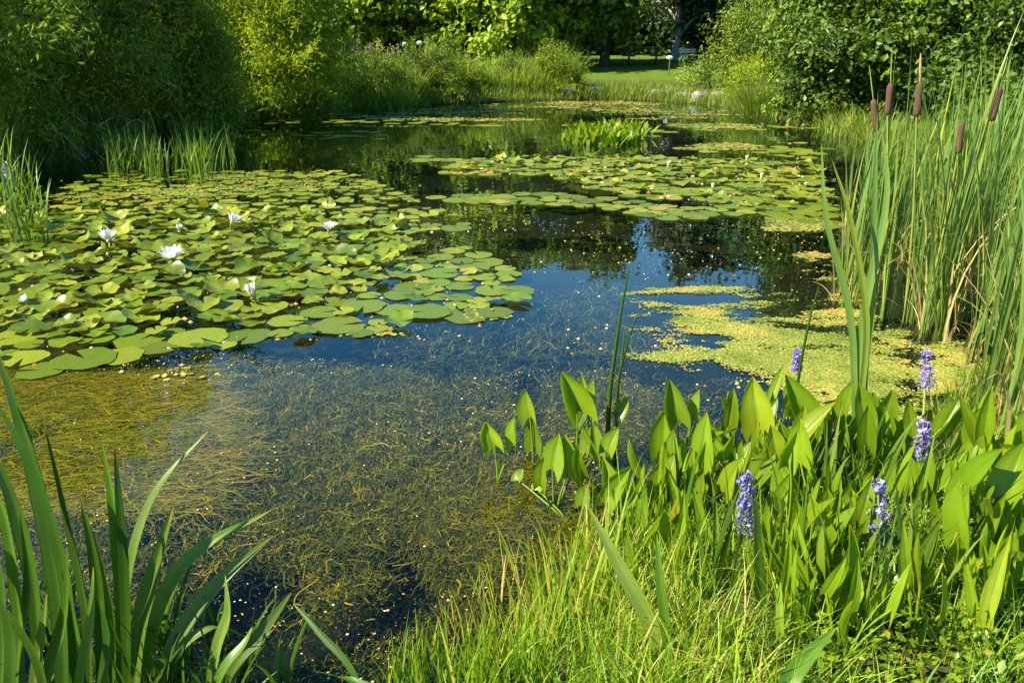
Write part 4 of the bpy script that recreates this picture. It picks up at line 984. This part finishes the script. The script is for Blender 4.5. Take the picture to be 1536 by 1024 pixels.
GPK = 'pickerelweed plants of the near shore'
def rand_leaf(t, c, hmin, hmax, Lm=(.10, .17), wk=(.38, .62), sp_=.06, tiltmax=.55):
    a = rng.uniform(0, 6.28); h = rng.uniform(hmin, hmax)
    B = Vector(c) + Vector((rng.normal(0, sp_), rng.normal(0, sp_), h))
    ti = rng.uniform(.05, tiltmax); D = Vector((math.sin(ti) * math.cos(a), math.sin(ti) * math.sin(a), math.cos(ti)))
    fa = rng.normal(-PI * .74, .8); N = Vector((math.cos(fa), math.sin(fa), rng.uniform(.1, .7)))
    L = rng.uniform(*Lm); m = MB()
    pickerel_leaf(m, (c[0] * 1, c[1] * 1, c[2] - .05), B, D, N, L, L * rng.uniform(*wk), rng.uniform(.15, .7), rng.uniform(-.1, .25), float(np.clip(rng.normal(.45, .2), 0, 1)))
    m.build('leaf', M['pickerel'], t)

def key_plant(label, leaves_px, extra=3, spike=None, hmax=.22):
    """leaves_px: (u, v of blade foot, u, v of tip, height of the foot, blade width px, facing angle, cup)"""
    u, v, u2, v2, h = leaves_px[0][:5]
    B0 = gp(u, v, h); base = Vector((B0.x + .01, B0.y - .02, 0))
    gz = float(ground_z(np.array([base.x]), np.array([base.y]))[0]); base.z = max(gz, -.06)
    t = thing('pickerelweed', label, 'pickerelweed', base, 0, GPK)
    for (u, v, u2, v2, h, wpx, fa, cup) in leaves_px:
        B = gp(u, v, h); T = yp(u2, v2, B.y + .03)
        D = T - B; L = D.length; W = wpx / FPX * (B.y * cp + (H - h) * sp)
        N = Vector((math.cos(fa - .3), math.sin(fa - .3), .45)); m = MB()
        pickerel_leaf(m, (rng.normal(0, .01), rng.normal(0, .01), -.05), B - base, D, N, L, W, cup, rng.uniform(-.05, .12), float(np.clip(rng.normal(.5, .18), 0, 1)))
        m.build('leaf', M['pickerel'], t)
    for k in range(extra): rand_leaf(t, (0, 0, 0), .05, hmax)
    if spike:
        (ua, va, ub, vb, Yk, W) = spike
        a, b = yp(ua, va, Yk), yp(ub, vb, Yk)
        flower_spike(t, (0, 0, -.03), a - base, b - base, W)
    return t
W_ = -PI * .6   # usual facing: towards the sun and the pond's near shore
key_plant('pickerelweed furthest out in the water with two pale folded leaves', [(742, 668, 728, 632, .13, 40, -1.5, .7), (772, 668, 770, 625, .13, 34, -2.4, .5)], 0)
key_plant('pickerelweed with one upright leaf behind the two furthest pale leaves', [(795, 625, 787, 583, .17, 36, -1.9, .6)], 1, hmax=.10)
key_plant('pickerelweed with a tall dark sided leaf beside the two rush stems', [(868, 618, 842, 558, .22, 48, -1.2, .9), (885, 622, 888, 568, .2, 30, -2.1, .4), (880, 600, 872, 560, .22, 14, -1.5, .4)], 2)
key_plant('pickerelweed with a broad hanging leaf at the open water', [(828, 703, 838, 650, .14, 42, -1.8, .3), (878, 678, 886, 640, .14, 28, -2.2, .4)], 2)
key_plant('pickerelweed with a pale leaf just below the rush stems', [(912, 678, 926, 640, .15, 32, -1.9, .5), (925, 620, 938, 592, .2, 26, -1.0, .8)], 3)
key_plant('pickerelweed with two tall leaves sharing one stalk, left of the middle', [(1018, 632, 1004, 570, .24, 44, -1.5, .8), (1040, 625, 1050, 584, .25, 24, -2.3, .4)], 3)
key_plant('pickerelweed with a long sunlit oval leaf standing free in the middle', [(1052, 706, 1057, 618, .18, 40, -2.0, .3)], 3)
key_plant('pickerelweed with a heart shaped yellow blotched leaf low in the middle', [(996, 758, 992, 690, .1, 60, -1.6, .35), (1005, 718, 1010, 680, .14, 36, -2.2, .5)], 3)
key_plant('pickerelweed with a narrow leaf leaning left over the grass', [(940, 765, 918, 715, .1, 34, -1.3, .6)], 3)
key_plant('pickerelweed with a small low round leaf nearest the open water', [(874, 756, 880, 724, .07, 28, -1.8, .4), (806, 735, 814, 716, .05, 24, -2.0, .3), (776, 720, 784, 702, .05, 22, -2.0, .4)], 0)
key_plant('pickerelweed with a big pointed leaf before the duckweed', [(1138, 638, 1128, 566, .26, 54, -1.7, .5)], 3)
key_plant('pickerelweed with a big leaf half in shadow, right of the big pointed one', [(1212, 632, 1180, 562, .26, 54, -1.4, .8)], 3)
key_plant('pickerelweed with shiny pale twisted leaves in the middle of the patch', [(1190, 672, 1250, 600, .22, 40, -2.4, .5), (1165, 668, 1205, 640, .2, 34, -2.0, .3)], 3)
key_plant('pickerelweed with dark shaded leaves beside the tall front cattail', [(1318, 662, 1296, 578, .2, 44, -.6, .7), (1332, 668, 1328, 625, .2, 26, -.4, .4)], 2)
key_plant('pickerelweed with a large leaf leaning right near the cattail wall', [(1440, 722, 1520, 655, .2, 58, -2.2, .4), (1415, 690, 1440, 650, .2, 40, -.3, .4)], 2)
key_plant('pickerelweed with a large bent leaf at the right edge of the picture', [(1450, 872, 1560, 835, .2, 72, -2.1, .3)], 1)
key_plant('pickerelweed with broad leaf lying low beneath the largest violet spike', [(1380, 900, 1420, 850, .16, 50, -2.1, .4), (1330, 930, 1300, 868, .14, 40, -1.6, .4)], 2)
# flowering ones
key_plant('flowering pickerelweed with a violet spike at the left before the tall leaves', [(1172, 760, 1180, 670, .12, 40, -2.0, .3)], 4, (1122, 800, 1118, 708, 2.08, .044), .10)
key_plant('flowering pickerelweed with the largest brightest violet spike, lowest at the right', [(1255, 850, 1240, 730, .12, 60, -1.9, .3)], 5, (1314, 842, 1318, 718, 1.90, .048), .10)
key_plant('flowering pickerelweed with a slim violet spike above a broad upright leaf', [(1362, 765, 1362, 680, .16, 62, -1.7, .4)], 3, (1380, 702, 1386, 626, 2.55, .044))
key_plant('flowering pickerelweed with the farthest clear violet spike by the cattail bases', [(1370, 660, 1362, 600, .14, 30, -1.7, .4)], 2, (1388, 580, 1391, 524, 3.4, .05))
key_plant('flowering pickerelweed with a faint pale violet spike behind a thin rush', [(1188, 602, 1180, 575, .12, 24, -1.7, .4)], 1, (1196, 556, 1197, 524, 3.3, .03))
PATCH = pxpoly([(900, 800), (960, 730), (1040, 690), (1150, 660), (1270, 660), (1380, 680), (1470, 730), (1540, 800), (1560, 930), (1400, 990), (1200, 980), (1060, 930)])
xs, ys = scatter_poly(54, PATCH)
for x, y in zip(xs, ys):
    uq, vq, _ = proj([[x, y, .15]])
    if any(abs(uq[0] - a) < 70 and b < vq[0] < b + 230 for a, b in ((1120, 730), (1316, 740), (1383, 650), (1390, 540))): continue
    z = float(ground_z(np.array([x]), np.array([y]))[0]); u_ = proj([[x, y, 0]])[0][0]; v_ = proj([[x, y, 0]])[1][0]
    wh = ('standing in the shallow water' if z < 0 else 'on the bank') + (' left of the leftmost clear spike' if u_ < 1110 else ' between the clear violet spikes' if u_ < 1340 else ' right of the largest violet spike')
    t = thing('pickerelweed', 'leafy pickerelweed without flowers ' + wh, 'pickerelweed', (x, y, max(z, -.06)), 0, GPK)
    for k in range(int(rng.integers(3, 6))): rand_leaf(t, (0, 0, 0), .04, .26, (.07, .17), (.34, .70), .06, rng.choice([.4, .7, 1.2]))

LOWP = pxpoly([(930, 860), (1100, 830), (1300, 840), (1480, 860), (1520, 980), (1340, 1060), (1100, 1080), (980, 1040)])
xs, ys = scatter_poly(64, LOWP)
for x, y in zip(xs, ys):
    uq, vq, _ = proj([[x, y, .25]])
    if any(abs(uq[0] - a) < 55 and b < vq[0] < b + 210 for a, b in ((1120, 730), (1316, 740))): continue
    z = float(ground_z(np.array([x]), np.array([y]))[0])
    t = thing('pickerelweed', 'narrow leaved pickerelweed low on the near bank' + (' left of the largest violet spike' if proj([[x, y, 0]])[0][0] < 1290 else ' right below the largest violet spike'), 'pickerelweed', (x, y, max(z, -.06)), 0, GPK)
    for k in range(int(rng.integers(3, 6))): rand_leaf(t, (0, 0, 0), .03, .16, (.09, .19), (.14, .34), .05, .5)
bl_p = [blade_thing('sword_blades', 'sweet flag', 'upright grey green sword blades', 4, (.22, .46), .013, 'sword', .12, (.05, .5), .02, 8, .3, 'sword blades among the pickerelweed', .8) for k in range(5)]
for p in bl_p: p.root['category'] = 'sweet flag'
xs, ys = scatter_poly(40, pxpoly([(900, 840), (1050, 760), (1300, 740), (1440, 800), (1440, 1000), (1200, 1080), (980, 1060)]))
for k, (x, y) in enumerate(zip(xs, ys)):
    bl_p[k % 5].place((x, y, float(ground_z(np.array([x]), np.array([y]))[0])), (0, 0, rng.uniform(0, 6.28)), rng.uniform(.7, 1.1), 'slim grey green sword blades standing among the near bank pickerelweed', 'sword blades among the pickerelweed')

# ------------------------------------------------------------------ foreground: sword leaved clumps and single blades
def sword_plant(label, base, blades, name='sweet_flag', cat='sweet flag', group='sword leaved plants in front', mat='sword', side=(1, -.25, 0)):
    """blades: (list of pixel points from foot to tip, distance of foot, distance of tip, width in px, rnd)"""
    t = thing(name, label, cat, base, 0, group)
    for pts, Y0, Y1, w, r in blades:
        n = len(pts); P = [yp(u, v, Y0 + (Y1 - Y0) * k / (n - 1)) - Vector(base) for k, (u, v) in enumerate(pts)]
        m = MB(); W = w / FPX * (Y0 * cp + 1.0 * sp)
        curve_blade(m, P, W, side, 18, rng.uniform(.15, .4), r, rng.uniform(-.5, .5))
        m.build('leaf', M[mat], t)
    return t
GS = 'sword leaved plants in front'
sword_plant('tallest sword leaved clump at the left edge, blades rising past the lily bed', (-.95, 1.62, 0), [
    ([(95, 1120), (85, 900), (45, 690), (-8, 515)], 1.55, 1.75, 33, .2),
    ([(120, 1120), (95, 860), (40, 690), (-14, 590)], 1.58, 1.7, 27, .15),
    ([(135, 1120), (128, 930), (95, 760), (60, 610)], 1.62, 1.72, 20, .4),
    ([(60, 1120), (50, 900), (20, 760), (-20, 660)], 1.5, 1.6, 24, .3),
    ([(30, 1120), (28, 960), (10, 800), (-20, 700)], 1.45, 1.5, 20, .5)])
sword_plant('sword leaved clump with a dark tipped upright leaf, second from the left', (-.78, 1.66, 0), [
    ([(180, 1120), (182, 930), (172, 790), (153, 662)], 1.62, 1.72, 24, .55),
    ([(190, 1120), (188, 940), (182, 800), (172, 672)], 1.6, 1.68, 18, .1),
    ([(170, 1120), (185, 900), (225, 750), (312, 646)], 1.66, 1.9, 20, .7),
    ([(150, 1120), (150, 950), (140, 840), (122, 755)], 1.6, 1.65, 20, .3),
    ([(160, 1120), (165, 960), (150, 860), (130, 770)], 1.64, 1.66, 16, .6)])
sword_plant('sword leaved clump with long blades arching right over the dark water', (-.66, 1.60, 0), [
    ([(195, 1120), (205, 960), (228, 860), (260, 757)], 1.58, 1.72, 28, .75),
    ([(205, 1120), (232, 930), (290, 830), (406, 765)], 1.6, 1.85, 24, .6),
    ([(225, 1120), (255, 980), (320, 880), (409, 803)], 1.56, 1.8, 30, .85),
    ([(250, 1100), (262, 985), (320, 940), (376, 958)], 1.6, 1.7, 16, .7)])
sword_plant('sword leaved clump with a purple tipped leaf, at the right end of the left group', (-.52, 1.52, 0), [
    ([(320, 1130), (345, 1010), (390, 950), (437, 888)], 1.5, 1.66, 26, .8),
    ([(300, 1120), (322, 980), (340, 920), (338, 862)], 1.54, 1.62, 20, .9),
    ([(290, 1120), (330, 1010), (365, 965), (378, 940)], 1.5, 1.6, 16, .6)])
sword_plant('low sword leaved clump filling the bottom left corner', (-1.02, 1.48, 0), [
    ([(-10, 1120), (0, 960), (-5, 850), (-30, 780)], 1.4, 1.5, 26, .3), ([(20, 1120), (22, 990), (40, 880), (30, 770)], 1.44, 1.5, 22, .6),
    ([(60, 1120), (70, 1010), (95, 920), (100, 820)], 1.44, 1.5, 20, .35), ([(110, 1120), (118, 1020), (135, 930), (140, 850)], 1.46, 1.52, 18, .65),
    ([(5, 1120), (15, 1000), (10, 930), (-10, 880)], 1.36, 1.4, 26, .2), ([(75, 1120), (60, 1010), (20, 930), (-10, 900)], 1.4, 1.42, 22, .5),
    ([(140, 1120), (150, 1040), (160, 960), (150, 900)], 1.44, 1.5, 18, .15), ([(45, 1120), (50, 1020), (60, 960), (70, 890)], 1.4, 1.44, 18, .8)])
fb = blade_thing('sword_blades', 'sweet flag', 'x', 7, (.16, .42), .010, 'sword', .16, (.1, .8), .035, 8, .3, 'thin blades of the left corner', .35)
fb.root['category'] = 'sweet flag'
xs, ys = scatter_poly(26, [(-1.35, 1.5), (-.62, 1.42), (-.5, 1.62), (-.8, 1.85), (-1.4, 1.95)])
for x, y in zip(xs, ys): fb.place((x, y, 0), (0, 0, rng.uniform(0, 6.28)), rng.uniform(.7, 1.15), 'tuft of thin dark green blades filling the foot of the left corner clumps', 'thin blades of the left corner')
sword_plant('pair of thin grass like blades rising alone from the dark front water', (-.16, 1.5, 0), [
    ([(560, 1120), (530, 1010), (480, 950), (440, 905)], 1.42, 1.62, 12, .4), ([(600, 1120), (580, 1050), (530, 1020), (470, 1005)], 1.36, 1.46, 12, .5)], 'reed_blade', 'reed')
sword_plant('broad pale blade leaning left across the grass toward the small round leaf', (.40, 1.5, .1), [
    ([(1030, 1130), (985, 960), (930, 850), (880, 756)], 1.5, 1.72, 26, .9), ([(1010, 1120), (1000, 960), (990, 870), (985, 800)], 1.5, 1.6, 16, .7)], 'reed_blade', 'reed')
sword_plant('broad grey green blade arching up at the bottom edge right of the middle', (.55, 1.30, .16), [
    ([(1140, 1160), (1175, 1040), (1210, 985), (1255, 940)], 1.28, 1.42, 30, .6)], 'reed_blade', 'reed')
sword_plant('dark upright blade rising past the leftmost clear violet spike', (.58, 1.75, .1), [
    ([(1140, 1080), (1142, 930), (1138, 830), (1134, 742)], 1.72, 1.8, 16, .1)], 'reed_blade', 'reed')
sword_plant('forked sword blade in front between the two lower violet spikes', (.75, 1.6, .12), [
    ([(1225, 1100), (1235, 960), (1255, 880), (1280, 805)], 1.6, 1.72, 22, .7), ([(1260, 1100), (1262, 980), (1268, 900), (1300, 850)], 1.64, 1.7, 16, .4)], 'reed_blade', 'reed')
# tall front cattail with three leaves, rushes in the middle
t = sword_plant('tall cattail standing alone in front of the stand, leaves reaching the brown heads', (1.24, 2.9, -.05), [
    ([(1282, 760), (1286, 600), (1296, 470), (1330, 300), (1322, 190)], 2.9, 3.0, 12, .35), ([(1284, 760), (1282, 600), (1275, 470), (1240, 330), (1232, 215)], 2.9, 3.0, 10, .45),
    ([(1290, 760), (1296, 580), (1308, 450), (1312, 290), (1316, 170)], 2.92, 3.0, 11, .1), ([(1284, 760), (1290, 620), (1300, 480), (1276, 330), (1248, 240)], 2.88, 2.92, 9, .6)],
    'cattail', 'cattail', None, 'cattail')
def rush(label, foot, pts, Y, w, bits=()):
    b = yp(*foot, Y); t = thing('rush_stem', label, 'rush', (b.x, b.y, b.z), 0, 'rushes in the open water')
    m = MB(); P = crom([yp(u, v, Y) - b for u, v in pts], 12)
    r = w / FPX * (Y * cp + .9 * sp) * .5; tube(m, P, np.linspace(r, r * .25, 12), 7, .2)
    m.build('stem', M['sword'], t)
    for q in bits:
        m = MB(); tube(m, crom([yp(u, v, Y) - b for u, v in q], 6), np.linspace(r * .7, r * .2, 6), 5, .4); m.build('side_shoot', M['sword'], t)
rush('tall dark green rush stem standing upright in the open water', (908, 735), [(908, 735), (914, 600), (928, 490), (943, 402)], 2.85, 10)
rush('shorter forked rush stem leaning right beside the tall one', (922, 740), [(922, 740), (926, 590), (940, 520), (958, 465)], 2.9, 7, [[(932, 552), (934, 525), (938, 490)]])
rush('thin dark rush with an orange brown foot at the edge of the duckweed', (1192, 680), [(1192, 680), (1196, 580), (1212, 490), (1228, 430)], 3.05, 7)

# ------------------------------------------------------------------ foreground grass and ground cover
NEAR = pxpoly([(640, 1060), (720, 985), (840, 890), (960, 820), (1020, 790), (1150, 745), (1300, 720), (1440, 700), (1560, 660), (1900, 760), (2000, 1100), (1500, 1250), (900, 1250), (600, 1150)])
grass_mass('bank_grass', 'bright green and yellow grass covering the near bank', NEAR, 17000, .06, .24, .0056, 'grass', (.2, 1.3), 5, lean=.3, thin=.58)
grass_mass('bank_grass', 'taller thin grass standing in the shallows at the near water edge', pxpoly([(560, 1040), (600, 980), (690, 890), (780, 850), (930, 810), (960, 880), (860, 990), (760, 1120), (580, 1150)]), 620, .16, .40, .0085, 'grass', (.1, .7), 6, lean=.14)
grass_mass('bank_grass', 'thin weedy grass on the damp mud between the cattails and the pickerelweed', pxpoly([(1380, 640), (1440, 570), (1560, 520), (1750, 600), (1600, 720), (1440, 700)]), 2600, .06, .3, .006, 'grass', (.2, 1.0), 5, lean=.2)
xs, ys = scatter_poly(3000, pxpoly([(1180, 940), (1350, 800), (1470, 740), (1600, 760), (1750, 1000), (1500, 1130), (1180, 1130)]))
mb = MB(); N = len(xs)
leaves(mb, np.stack([xs, ys, ground_z(xs, ys) + rng.uniform(.01, .10, N)], 1), rng.normal(size=(N, 3)) * .5 + [-.2, -.1, .9], rng.uniform(.014, .036, N), .55, fold=.08)
tag(mb.build('ground_cover', M['pickerel'], smooth=False), 'small leaved weeds covering the damp bank in the bottom right corner', 'weeds', kind='stuff')
drop_unused(reed_p)

# ------------------------------------------------------------------ light, sky, camera
SUN_AZ, SUN_EL = math.atan2(-.90, -.36), R(42)
w = bpy.data.worlds.new('World'); bpy.context.scene.world = w; w.use_nodes = True
nt = w.node_tree; bg = nt.nodes['Background']; bg.inputs['Strength'].default_value = .095
sky = nt.nodes.new('ShaderNodeTexSky'); sky.sky_type = 'NISHITA'; sky.sun_disc = False
sky.sun_elevation = SUN_EL; sky.sun_rotation = SUN_AZ; sky.air_density = 1.0; sky.dust_density = .1; sky.ozone_density = 2.0
hs = nt.nodes.new('ShaderNodeHueSaturation'); hs.inputs['Saturation'].default_value = 1.35; hs.inputs['Hue'].default_value = .488
nt.links.new(sky.outputs[0], hs.inputs['Color']); nt.links.new(hs.outputs[0], bg.inputs['Color'])
sl = bpy.data.lights.new('sun', 'SUN'); sl.energy = 5.0; sl.angle = R(.53); sl.color = (1, .92, .70)
so = bpy.data.objects.new('sun', sl); C.objects.link(so)
sd = Vector((math.sin(SUN_AZ) * math.cos(SUN_EL), math.cos(SUN_AZ) * math.cos(SUN_EL), math.sin(SUN_EL)))
so.rotation_euler = sd.to_track_quat('Z', 'Y').to_euler(); so.location = sd * 30

cam = bpy.data.cameras.new('camera'); cam.sensor_width = 36; cam.lens = 36 * FPX / 1536; cam.clip_start = .05; cam.clip_end = 2000
co = bpy.data.objects.new('camera', cam); C.objects.link(co); co.location = (0, 0, H); co.rotation_euler = (PI / 2 - PITCH, 0, 0)
S = bpy.context.scene; S.camera = co
S.view_settings.view_transform = 'Standard'; S.view_settings.look = 'None'; S.view_settings.exposure = 1.6; S.view_settings.gamma = 1
S.view_settings.use_curve_mapping = False
S.render.engine = 'CYCLES'
S.cycles.max_bounces = 8; S.cycles.transparent_max_bounces = 12; S.cycles.caustics_reflective = False; S.cycles.caustics_refractive = False
S.cycles.use_denoising = True
